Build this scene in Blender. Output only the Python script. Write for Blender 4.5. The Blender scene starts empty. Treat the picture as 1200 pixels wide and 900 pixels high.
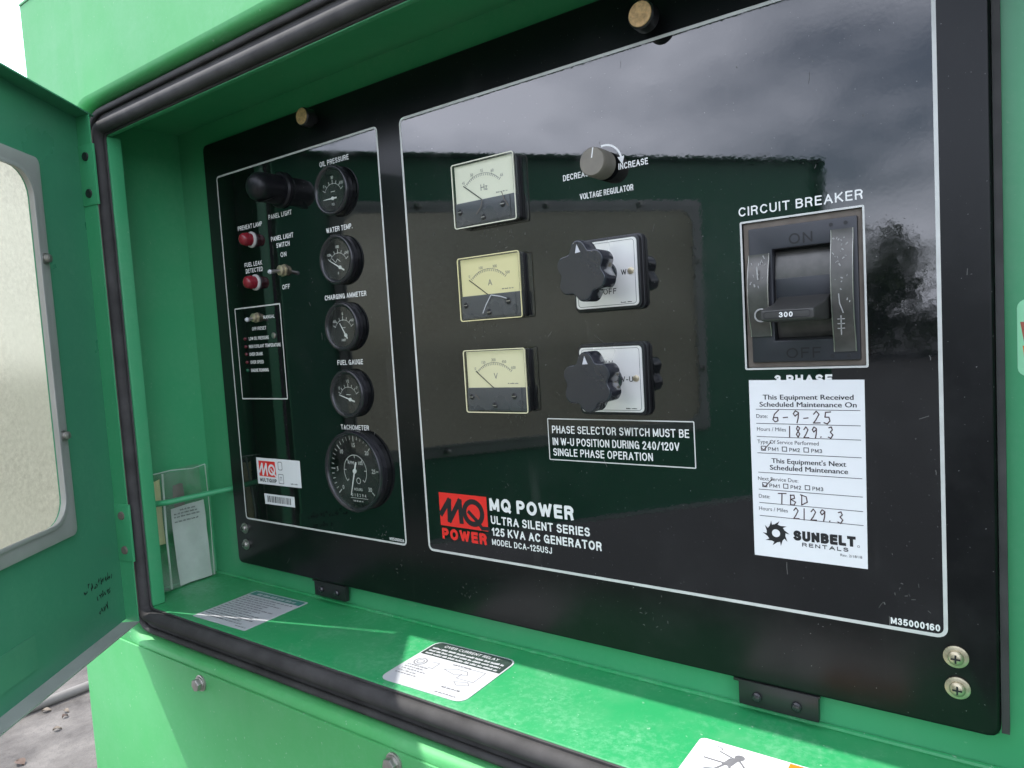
import bpy, bmesh, math, random
from mathutils import Vector, Matrix
random.seed(7)
SC = bpy.context.scene
COL = SC.collection
Z0 = 1.40                       # height of the panel's optical centre line above the ground (m)
HOLDERS = {}                    # world position of every parent

# ------------------------------------------------------------------ camera
cam = bpy.data.cameras.new('camera')
cam.sensor_width = 36.0
cam.lens = 24.893
cam.clip_start = 0.01
cam.clip_end = 600
co = bpy.data.objects.new('camera', cam)
COL.objects.link(co)
RX = Vector((0.81194997, 0.58053647, -0.06094798))
RY = Vector((-0.01000650, -0.09055373, -0.99584130))
RZ = Vector((-0.58364126, 0.80918319, -0.06771597))
m = Matrix(((RX.x, -RY.x, -RZ.x, 0), (RX.y, -RY.y, -RZ.y, -0.5), (RX.z, -RY.z, -RZ.z, Z0), (0, 0, 0, 1)))
co.matrix_world = m
SC.camera = co

# ------------------------------------------------------------------ sky, sun, exposure
SUN = Vector((3.4, 1.0, -5.7)).normalized()        # direction the light travels
world = bpy.data.worlds.new('World')
SC.world = world
world.use_nodes = True
nt = world.node_tree
nt.nodes.clear()
wo = nt.nodes.new('ShaderNodeOutputWorld')
bg = nt.nodes.new('ShaderNodeBackground')
sky = nt.nodes.new('ShaderNodeTexSky')
sky.sky_type = 'NISHITA'
sky.sun_disc = False
sky.sun_elevation = math.asin(-SUN.z)
sky.sun_rotation = math.atan2(-SUN.x, -SUN.y)
tc = nt.nodes.new('ShaderNodeTexCoord')
mp = nt.nodes.new('ShaderNodeMapping')
mp.inputs['Scale'].default_value = (1, 1, 2.2)
mp.inputs['Location'].default_value = (0.3, 16.7, 5.2)
cn = nt.nodes.new('ShaderNodeTexNoise')
cn.inputs['Scale'].default_value = 2.6
cn.inputs['Detail'].default_value = 5
cn.inputs['Roughness'].default_value = 0.52
cr = nt.nodes.new('ShaderNodeValToRGB')
cr.color_ramp.elements[0].position = 0.36
cr.color_ramp.elements[1].position = 0.68
cr.color_ramp.elements[0].color = (0.12, 0.12, 0.12, 1)      # thin high haze everywhere
cmix = nt.nodes.new('ShaderNodeMix')
cmix.data_type = 'RGBA'
cmix.inputs['B'].default_value = (23.5, 24.6, 28.5, 1)
L = nt.links.new
L(tc.outputs['Generated'], mp.inputs['Vector'])
L(mp.outputs['Vector'], cn.inputs['Vector'])
L(cn.outputs['Fac'], cr.inputs['Fac'])
L(cr.outputs['Color'], cmix.inputs['Factor'])
L(sky.outputs['Color'], cmix.inputs['A'])
L(cmix.outputs['Result'], bg.inputs['Color'])
bg.inputs['Strength'].default_value = 0.10
L(bg.outputs['Background'], wo.inputs['Surface'])
sl = bpy.data.lights.new('sun', 'SUN')
sl.energy = 3.5
sl.angle = math.radians(0.5)
sl.color = (1.0, 0.96, 0.9)
so = bpy.data.objects.new('sun', sl)
COL.objects.link(so)
so.location = (-4, -2, 8)
so.rotation_euler = SUN.to_track_quat('-Z', 'Y').to_euler()
SC.view_settings.view_transform = 'Standard'
SC.view_settings.look = 'None'
SC.view_settings.exposure = 0.92
SC.view_settings.gamma = 1.0

# ------------------------------------------------------------------ materials
def new_mat(name):
    mt = bpy.data.materials.new(name)
    mt.use_nodes = True
    n = mt.node_tree
    return mt, n, n.nodes['Principled BSDF'], n.links.new

def noise(n, l, scale, detail=3, rough=0.5, stretch=None, coord='Object'):
    t = n.nodes.new('ShaderNodeTexCoord')
    x = n.nodes.new('ShaderNodeTexNoise')
    x.inputs['Scale'].default_value = scale
    x.inputs['Detail'].default_value = detail
    x.inputs['Roughness'].default_value = rough
    src = t.outputs[coord]
    if stretch:
        mpn = n.nodes.new('ShaderNodeMapping')
        mpn.inputs['Scale'].default_value = stretch
        l(src, mpn.inputs['Vector'])
        src = mpn.outputs['Vector']
    l(src, x.inputs['Vector'])
    return x.outputs['Fac']

def ramp(n, l, fac, p0, p1, c0=(0, 0, 0, 1), c1=(1, 1, 1, 1)):
    r = n.nodes.new('ShaderNodeValToRGB')
    r.color_ramp.elements[0].position = p0
    r.color_ramp.elements[1].position = p1
    r.color_ramp.elements[0].color = c0
    r.color_ramp.elements[1].color = c1
    l(fac, r.inputs['Fac'])
    return r.outputs['Color']

def mixc(n, l, fac, a, b):
    x = n.nodes.new('ShaderNodeMix')
    x.data_type = 'RGBA'
    for sock, v in (('Factor', fac), ('A', a), ('B', b)):
        if isinstance(v, (int, float)):
            x.inputs[sock].default_value = v
        elif isinstance(v, tuple):
            x.inputs[sock].default_value = v if len(v) == 4 else (*v, 1)
        else:
            l(v, x.inputs[sock])
    return x.outputs['Result']

def rng(n, l, fac, a, b):
    x = n.nodes.new('ShaderNodeMapRange')
    x.inputs['To Min'].default_value = a
    x.inputs['To Max'].default_value = b
    l(fac, x.inputs['Value'])
    return x.outputs['Result']

def mul(n, l, a, k):
    x = n.nodes.new('ShaderNodeMath')
    x.operation = 'MULTIPLY'
    l(a, x.inputs[0])
    if isinstance(k, (int, float)):
        x.inputs[1].default_value = k
    else:
        l(k, x.inputs[1])
    return x.outputs[0]

def bump(n, l, fac, dist, b):
    x = n.nodes.new('ShaderNodeBump')
    x.inputs['Distance'].default_value = dist
    x.inputs['Strength'].default_value = 1
    l(fac, x.inputs['Height'])
    l(x.outputs['Normal'], b.inputs['Normal'])

def plain(name, col, rough=0.5, metal=0.0, var=0.12, scale=60, ior=1.5, bmp=0.0, spec=0.5):
    mt, n, b, l = new_mat(name)
    f = noise(n, l, scale, 4)
    lo = tuple(c * (1 - var) for c in col)
    hi = tuple(min(1, c * (1 + var)) for c in col)
    l(mixc(n, l, f, lo, hi), b.inputs['Base Color'])
    l(rng(n, l, noise(n, l, scale * 0.6, 3), max(0.02, rough - 0.08), rough + 0.08), b.inputs['Roughness'])
    b.inputs['Metallic'].default_value = metal
    b.inputs['IOR'].default_value = ior
    b.inputs['Specular IOR Level'].default_value = spec
    if bmp:
        bump(n, l, noise(n, l, scale * 2, 3), bmp, b)
    return mt

def green(name, dust, rough, col=(0.050, 0.315, 0.137), spots=0.5, fine=0.12):
    mt, n, b, l = new_mat(name)
    base = mixc(n, l, noise(n, l, 5, 4), tuple(c * 0.9 for c in col), tuple(c * 1.12 for c in col))
    d = ramp(n, l, noise(n, l, 14, 8, 0.68), 0.42, 0.75)
    base = mixc(n, l, mul(n, l, d, dust), base, (0.20, 0.42, 0.25))
    streak = ramp(n, l, noise(n, l, 30, 3, 0.6, (1, 1, 0.06)), 0.56, 0.72)
    base = mixc(n, l, mul(n, l, streak, dust * 0.35), base, (0.30, 0.46, 0.34))
    fd = ramp(n, l, mul(n, l, noise(n, l, 170, 5, 0.75), noise(n, l, 11, 5, 0.6)), 0.24, 0.40)
    base = mixc(n, l, mul(n, l, fd, fine), base, (0.17, 0.42, 0.25))
    scf = ramp(n, l, noise(n, l, 55, 5, 0.7, (0.18, 1, 1)), 0.66, 0.72)
    base = mixc(n, l, mul(n, l, scf, fine * 0.6), base, (0.34, 0.48, 0.38))
    sp = ramp(n, l, noise(n, l, 260, 2, 0.5), 0.71, 0.76)
    base = mixc(n, l, mul(n, l, sp, spots), base, (0.33, 0.48, 0.36))
    l(base, b.inputs['Base Color'])
    l(rng(n, l, noise(n, l, 18, 5), rough - 0.07, rough + 0.12), b.inputs['Roughness'])
    bump(n, l, noise(n, l, 220, 2), 0.00003, b)
    return mt

def clear(name, tint=(0.96, 0.97, 0.95), ior=1.45, rough=0.05, haze=0.0, bmp=0.0):
    mt = bpy.data.materials.new(name)
    mt.use_nodes = True
    n = mt.node_tree
    n.nodes.clear()
    l = n.links.new
    o = n.nodes.new('ShaderNodeOutputMaterial')
    t = n.nodes.new('ShaderNodeBsdfTransparent')
    t.inputs['Color'].default_value = (*tint, 1)
    g = n.nodes.new('ShaderNodeBsdfGlossy')
    g.inputs['Roughness'].default_value = rough
    lw = n.nodes.new('ShaderNodeLayerWeight')
    lw.inputs['Blend'].default_value = 0.5
    pw = n.nodes.new('ShaderNodeMath')
    pw.operation = 'POWER'
    pw.inputs[1].default_value = 5
    l(lw.outputs['Facing'], pw.inputs[0])
    f0 = ((ior - 1) / (ior + 1)) ** 2
    frs = rng(n, l, pw.outputs[0], f0, 1.0)
    if bmp:
        bp = n.nodes.new('ShaderNodeBump')
        bp.inputs['Distance'].default_value = bmp
        l(noise(n, l, 35, 3), bp.inputs['Height'])
        l(bp.outputs['Normal'], g.inputs['Normal'])
        l(bp.outputs['Normal'], lw.inputs['Normal'])
    mx = n.nodes.new('ShaderNodeMixShader')
    l(frs, mx.inputs['Fac'])
    l(t.outputs[0], mx.inputs[1])
    l(g.outputs[0], mx.inputs[2])
    out = mx.outputs[0]
    if haze:
        df = n.nodes.new('ShaderNodeBsdfDiffuse')
        df.inputs['Color'].default_value = (0.55, 0.6, 0.55, 1)
        m2 = n.nodes.new('ShaderNodeMixShader')
        l(mul(n, l, ramp(n, l, noise(n, l, 22, 5), 0.35, 0.8), haze), m2.inputs['Fac'])
        l(out, m2.inputs[1])
        l(df.outputs[0], m2.inputs[2])
        out = m2.outputs[0]
    l(out, o.inputs['Surface'])
    return mt

M = {}
M['green'] = green('green_paint_inside', 0.10, 0.30, spots=0.25)
M['green_door'] = green('green_paint_door_inside', 0.05, 0.28, col=(0.056, 0.255, 0.145), spots=0.12)
M['green_out'] = green('green_paint_weathered', 0.19, 0.56, col=(0.056, 0.325, 0.096))
M['green_faded'] = green('green_paint_faded', 0.15, 0.28, col=(0.064, 0.262, 0.150), spots=0.12)
M['green_floor'] = green('green_paint_dusty_floor', 0.20, 0.42, col=(0.020, 0.275, 0.092), spots=0.8, fine=0.5)
M['rod'] = green('green_paint_rod', 0.06, 0.3)

def black_sheet(name, r0, r1, ior, wave, haze):
    mt, n, b, l = new_mat(name)
    dust = ramp(n, l, noise(n, l, 620, 2, 0.5), 0.72, 0.76)
    smear = ramp(n, l, noise(n, l, 9, 8, 0.72), 0.50, 0.80)
    scr = ramp(n, l, noise(n, l, 26, 4, 0.6, (1, 1, 0.10)), 0.64, 0.74)
    drip = ramp(n, l, noise(n, l, 70, 6, 0.75), 0.62, 0.80)
    c = mixc(n, l, mul(n, l, dust, 0.55), (0.0042, 0.0050, 0.0055), (0.34, 0.34, 0.33))
    c = mixc(n, l, mul(n, l, smear, haze), c, (0.5, 0.5, 0.5))
    c = mixc(n, l, mul(n, l, scr, haze * 1.2), c, (0.5, 0.49, 0.47))
    c = mixc(n, l, mul(n, l, drip, haze * 1.5), c, (0.5, 0.49, 0.47))
    l(c, b.inputs['Base Color'])
    l(rng(n, l, smear, r0, r1), b.inputs['Roughness'])
    b.inputs['IOR'].default_value = ior
    if wave:
        bump(n, l, noise(n, l, 300, 2, 0.45), wave, b)
    return mt
M['panel'] = black_sheet('satin_black_panel', 0.28, 0.42, 1.34, 0.000004, 0.018)
M['overlay'] = black_sheet('gloss_black_overlay', 0.03, 0.15, 1.74, 0.000011, 0.022)

M['white'] = plain('white_print', (0.74, 0.75, 0.73), 0.4, var=0.10, scale=140)
M['line'] = plain('white_border_print', (0.56, 0.57, 0.545), 0.35, var=0.25, scale=70)
M['sticker'] = plain('white_vinyl_sticker', (0.76, 0.77, 0.78), 0.35, var=0.05, scale=30)
M['label'] = plain('silver_white_label', (0.50, 0.51, 0.53), 0.35, var=0.10, scale=60)
M['ink'] = plain('black_ink', (0.012, 0.012, 0.014), 0.5)
M['greyink'] = plain('faded_grey_ink', (0.16, 0.16, 0.17), 0.5, var=0.4, scale=200)
M['pen'] = plain('dark_red_brown_pen', (0.05, 0.018, 0.02), 0.5, var=0.4, scale=200)
M['red'] = plain('red_print', (0.72, 0.028, 0.022), 0.35, var=0.06)
M['orange'] = plain('orange_print', (0.85, 0.20, 0.015), 0.4, var=0.06)
M['teal'] = plain('teal_print', (0.05, 0.20, 0.17), 0.4, var=0.1)
M['darkprint'] = plain('dark_green_black_print', (0.03, 0.045, 0.04), 0.4, var=0.3, scale=150)
M['mint'] = plain('mint_decal', (0.30, 0.72, 0.42), 0.4)
M['brick'] = plain('red_brown_decal', (0.40, 0.10, 0.06), 0.4)
M['black'] = plain('black_plastic', (0.012, 0.012, 0.014), 0.30, scale=80)
M['knob'] = plain('black_bakelite_knob', (0.018, 0.020, 0.027), 0.15, scale=50, ior=1.65)
M['bezel'] = plain('black_gauge_bezel', (0.018, 0.018, 0.021), 0.24, scale=50)
M['dial'] = plain('black_gauge_dial', (0.032, 0.035, 0.035), 0.45)
M['grey_mask'] = plain('charcoal_meter_mask', (0.060, 0.064, 0.074), 0.28, scale=60)
M['dial_white'] = plain('ivory_meter_dial', (0.72, 0.72, 0.58), 0.5, var=0.05, scale=20)
M['dial_yellow'] = plain('yellowed_meter_dial', (0.72, 0.66, 0.36), 0.5, var=0.07, scale=20)
M['dial_cream'] = plain('cream_meter_dial', (0.72, 0.68, 0.44), 0.5, var=0.06, scale=20)
M['glass'] = clear('clear_cover')
M['pouch'] = clear('clear_vinyl_pouch', (0.88, 0.93, 0.88), 1.5, 0.12, 0.30, 0.004)
M['grey_knob'] = plain('weathered_grey_knob', (0.17, 0.155, 0.125), 0.6, var=0.2, scale=160, bmp=0.00005)
M['steel'] = plain('dull_steel', (0.42, 0.41, 0.38), 0.38, 0.9, var=0.25, scale=250)
M['zinc'] = plain('yellowed_zinc_screw', (0.45, 0.40, 0.28), 0.4, 0.75, var=0.35, scale=300)
M['brass'] = plain('corroded_brass', (0.55, 0.36, 0.17), 0.55, 0.45, var=0.6, scale=420, bmp=0.0001)
M['silver'] = plain('brushed_silver_plate', (0.80, 0.80, 0.77), 0.28, 0.3, var=0.10, scale=26)
M['alu'] = plain('grey_aluminium_frame', (0.40, 0.40, 0.385), 0.45, 0.25, var=0.22, scale=24)  # aluminium of the window frame; also the sky sheen painted on the bottom flange
M['rubber'] = plain('black_rubber_seal', (0.052, 0.050, 0.050), 0.80, var=0.6, scale=38, bmp=0.0004, spec=0.25)
M['breaker'] = plain('charcoal_moulded_breaker', (0.021, 0.023, 0.029), 0.42, var=0.22, scale=60)
M['strap'] = plain('worn_dark_metal_strip', (0.085, 0.082, 0.075), 0.32, 0.4, var=0.5, scale=120)
M['dirt'] = plain('brown_dusty_gap', (0.13, 0.11, 0.09), 0.8, var=0.4, scale=90)
M['handle'] = plain('grey_brown_breaker_handle', (0.036, 0.035, 0.033), 0.5, var=0.3, scale=90)
M['emboss'] = plain('breaker_embossed_letters', (0.004, 0.004, 0.005), 0.5)
M['red_lens'] = plain('red_plastic_lens', (0.20, 0.012, 0.022), 0.22, var=0.1)
M['lamp_ring'] = plain('dull_white_ring', (0.42, 0.41, 0.40), 0.5)
M['hood'] = plain('satin_black_hood', (0.008, 0.008, 0.010), 0.38, spec=0.3)
M['weld'] = plain('milky_vinyl_weld', (0.42, 0.52, 0.44), 0.3)  # pale colour standing in for highlights on the pouch's welded edges
M['scratch'] = plain('pale_scratch', (0.085, 0.085, 0.08), 0.6, var=0.6, scale=90)
M['gauge_print'] = plain('grey_white_dial_print', (0.48, 0.49, 0.47), 0.5)
M['gauge_glass'] = clear('dusty_gauge_glass', (0.9, 0.92, 0.9), 1.62, 0.04, 0.10)  # thin pale haze mixed over the gauge glass
M['worn'] = plain('worn_bare_patches', (0.30, 0.30, 0.29), 0.5, var=0.6, scale=400)
M['led_red'] = plain('small_red_lens', (0.07, 0.006, 0.012), 0.25)
M['led_green'] = plain('small_green_lens', (0.006, 0.07, 0.035), 0.2)
M['paper'] = plain('creased_paper', (0.56, 0.58, 0.57), 0.7, var=0.14, scale=22)
M['bracket'] = plain('satin_black_bracket', (0.014, 0.014, 0.015), 0.35)
M['leaf_dry'] = plain('dry_leaf', (0.15, 0.12, 0.09), 0.8, var=0.3)
M['leaf_dark'] = plain('dark_dry_leaf', (0.08, 0.05, 0.035), 0.8, var=0.3)
M['hose'] = plain('pale_dusty_hose', (0.12, 0.112, 0.10), 0.7, var=0.2, scale=20)
M['bark'] = plain('bark', (0.10, 0.075, 0.05), 0.9, var=0.4, scale=12)
M['foliage'] = plain('foliage', (0.045, 0.085, 0.025), 0.6, var=0.5, scale=1.2)

# frosted, sun-bleached window sheet: scatters the light that falls on its far side
mt = bpy.data.materials.new('frosted_yellowed_sheet')
mt.use_nodes = True
n = mt.node_tree
n.nodes.clear()
l = n.links.new
o = n.nodes.new('ShaderNodeOutputMaterial')
colr = mixc(n, l, ramp(n, l, noise(n, l, 210, 5, 0.8), 0.28, 0.72), (0.37, 0.365, 0.30), (0.76, 0.755, 0.66))
colr = mixc(n, l, ramp(n, l, noise(n, l, 7, 5, 0.6), 0.35, 0.75), colr, (0.58, 0.585, 0.50))
df = n.nodes.new('ShaderNodeBsdfDiffuse')
tr = n.nodes.new('ShaderNodeBsdfTranslucent')
l(colr, df.inputs['Color'])
l(colr, tr.inputs['Color'])
mx = n.nodes.new('ShaderNodeMixShader')
mx.inputs['Fac'].default_value = 0.62
l(df.outputs[0], mx.inputs[1])
l(tr.outputs[0], mx.inputs[2])
gl = n.nodes.new('ShaderNodeBsdfRefraction')
gl.inputs['Roughness'].default_value = 0.55
gl.inputs['IOR'].default_value = 1.03
l(mixc(n, l, 0.5, colr, (0.76, 0.75, 0.70)), gl.inputs['Color'])
m2 = n.nodes.new('ShaderNodeMixShader')
m2.inputs['Fac'].default_value = 0.45
l(mx.outputs[0], m2.inputs[1])
l(gl.outputs[0], m2.inputs[2])
l(m2.outputs[0], o.inputs['Surface'])
M['frost'] = mt

mt, n, b, l = new_mat('stained_concrete')
c = mixc(n, l, ramp(n, l, noise(n, l, 4.5, 9, 0.66), 0.36, 0.64), (0.032, 0.027, 0.023), (0.115, 0.104, 0.092))
c = mixc(n, l, ramp(n, l, noise(n, l, 38, 5, 0.7), 0.5, 0.75), c, (0.07, 0.064, 0.058))
c = mixc(n, l, ramp(n, l, noise(n, l, 160, 2, 0.5), 0.66, 0.72), c, (0.02, 0.018, 0.016))
l(c, b.inputs['Base Color'])
b.inputs['Roughness'].default_value = 0.85
bump(n, l, noise(n, l, 60, 6, 0.7), 0.004, b)
M['concrete'] = mt
mt, n, b, l = new_mat('dark_asphalt')
c = mixc(n, l, noise(n, l, 0.7, 6), (0.016, 0.017, 0.017), (0.032, 0.032, 0.032))
l(c, b.inputs['Base Color'])
b.inputs['Roughness'].default_value = 0.9
M['asphalt'] = mt

# ------------------------------------------------------------------ mesh helpers (millimetres; x right, y into the panel, z up)
FONT = {}
def glyphs(s, bold):
    k = (s, bold)
    if k not in FONT:
        cu = bpy.data.curves.new('t', 'FONT')
        cu.body = s
        cu.offset = bold
        cu.resolution_u = 3
        ob = bpy.data.objects.new('t', cu)
        me = ob.to_mesh()
        v = [(p.co.x, p.co.y) for p in me.vertices]
        f = [tuple(p.vertices) for p in me.polygons]
        ob.to_mesh_clear()
        bpy.data.objects.remove(ob)
        bpy.data.curves.remove(cu)
        FONT[k] = (v, f)
    return FONT[k]

def _el(cx, cz, rx, rz, a0, a1, n=9):
    return [(cx + rx * math.cos(math.radians(a0 + (a1 - a0) * i / n)), cz + rz * math.sin(math.radians(a0 + (a1 - a0) * i / n))) for i in range(n + 1)]
GL = {      # centre lines of plain block capitals: width, strokes
    'A': (.62, [[(0, 0), (.31, 1), (.62, 0)], [(.11, .33), (.51, .33)]]),
    'B': (.52, [[(0, 0), (0, 1), (.28, 1)] + _el(.28, .77, .22, .23, 90, -90, 6) + [(0, .54)], [(.28, .54)] + _el(.28, .27, .25, .27, 90, -90, 6) + [(0, 0)]]),
    'C': (.58, [_el(.31, .5, .31, .5, 42, 318, 14)]),
    'D': (.56, [[(0, 0), (0, 1), (.24, 1)] + _el(.24, .5, .32, .5, 90, -90, 10) + [(0, 0)]]),
    'E': (.46, [[(.46, 1), (0, 1), (0, 0), (.46, 0)], [(0, .53), (.42, .53)]]),
    'F': (.44, [[(.44, 1), (0, 1), (0, 0)], [(0, .52), (.38, .52)]]),
    'G': (.62, [_el(.31, .5, .31, .5, 48, 325, 14) + [(.60, .0)], [(.60, 0), (.60, .46), (.34, .46)]]),
    'H': (.54, [[(0, 0), (0, 1)], [(.54, 0), (.54, 1)], [(0, .53), (.54, .53)]]),
    'I': (.0, [[(0, 0), (0, 1)]]),
    'J': (.40, [[(.40, 1), (.40, .22)] + _el(.20, .22, .20, .22, 0, -180, 8)]),
    'K': (.56, [[(0, 0), (0, 1)], [(.52, 1), (0, .38)], [(.18, .58), (.56, 0)]]),
    'L': (.42, [[(0, 1), (0, 0), (.42, 0)]]),
    'M': (.68, [[(0, 0), (0, 1), (.34, .1), (.68, 1), (.68, 0)]]),
    'N': (.54, [[(0, 0), (0, 1), (.54, 0), (.54, 1)]]),
    'O': (.66, [_el(.33, .5, .33, .5, 90, 450, 20)]),
    'P': (.50, [[(0, 0), (0, 1), (.26, 1)] + _el(.26, .725, .24, .275, 90, -90, 8) + [(0, .45)]]),
    'Q': (.66, [_el(.33, .5, .33, .5, 90, 450, 20), [(.38, .24), (.66, -.04)]]),
    'R': (.54, [[(0, 0), (0, 1), (.28, 1)] + _el(.28, .745, .23, .255, 90, -90, 8) + [(0, .49)], [(.28, .49), (.44, .38), (.50, 0)]]),
    'S': (.52, [_el(.26, .74, .24, .26, 25, 210, 9) + [(.26, .52)] + _el(.26, .26, .26, .26, 62, -155, 10)]),
    'T': (.54, [[(0, 1), (.54, 1)], [(.27, 1), (.27, 0)]]),
    'U': (.54, [[(0, 1), (0, .28)] + _el(.27, .28, .27, .28, 180, 360, 9) + [(.54, 1)]]),
    'V': (.60, [[(0, 1), (.30, 0), (.60, 1)]]),
    'W': (.88, [[(0, 1), (.22, 0), (.44, .95), (.66, 0), (.88, 1)]]),
    'X': (.56, [[(0, 0), (.56, 1)], [(0, 1), (.56, 0)]]),
    'Y': (.58, [[(0, 1), (.29, .42), (.58, 1)], [(.29, .42), (.29, 0)]]),
    'Z': (.50, [[(0, 1), (.50, 1), (0, 0), (.50, 0)]]),
    '0': (.46, [_el(.23, .5, .23, .5, 90, 450, 18)]),
    '1': (.20, [[(0, .74), (.20, 1), (.20, 0)]]),
    '2': (.46, [_el(.23, .73, .22, .27, 170, -30, 9) + [(0, 0), (.46, 0)]]),
    '3': (.46, [_el(.22, .76, .20, .24, 160, -80, 9) + [(.22, .53)], [(.22, .53)] + _el(.22, .26, .24, .26, 80, -160, 10)]),
    '4': (.48, [[(.34, 0), (.34, 1), (0, .26), (.48, .26)]]),
    '5': (.46, [[(.42, 1), (.08, 1), (.03, .48)] + _el(.22, .31, .24, .31, 125, -150, 11)]),
    '6': (.46, [_el(.24, .5, .24, .5, 50, 180, 8) + [(0, .32)] + _el(.23, .30, .23, .30, 180, 540, 14)]),
    '7': (.46, [[(0, 1), (.46, 1), (.14, 0)]]),
    '8': (.46, [_el(.23, .76, .20, .24, 90, 450, 14), _el(.23, .26, .23, .26, 90, 450, 14)]),
    '9': (.46, [_el(.22, .5, .24, .5, -130, 0, 8) + [(.46, .68)] + _el(.23, .70, .23, .30, 0, 360, 14)]),
    '.': (.0, [[(0, 0), (0, .02)]]), '-': (.26, [[(0, .38), (.26, .38)]]), '/': (.34, [[(0, -.02), (.34, 1.02)]]), "'": (.0, [[(0, .75), (0, 1)]]),
    'x': (.36, [[(0, 0), (.36, .62)], [(0, .62), (.36, 0)]]), '+': (.36, [[(0, .42), (.36, .42)], [(.18, .2), (.18, .64)]])}

def rrect(x0, x1, z0, z1, r, n=4):
    pts = []
    for cx, cz, a0 in ((x1 - r, z1 - r, 0), (x0 + r, z1 - r, 90), (x0 + r, z0 + r, 180), (x1 - r, z0 + r, 270)):
        for i in range(n + 1):
            a = math.radians(a0 + 90 * i / n)
            pts.append((cx + r * math.cos(a), cz + r * math.sin(a)))
    return pts

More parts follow.
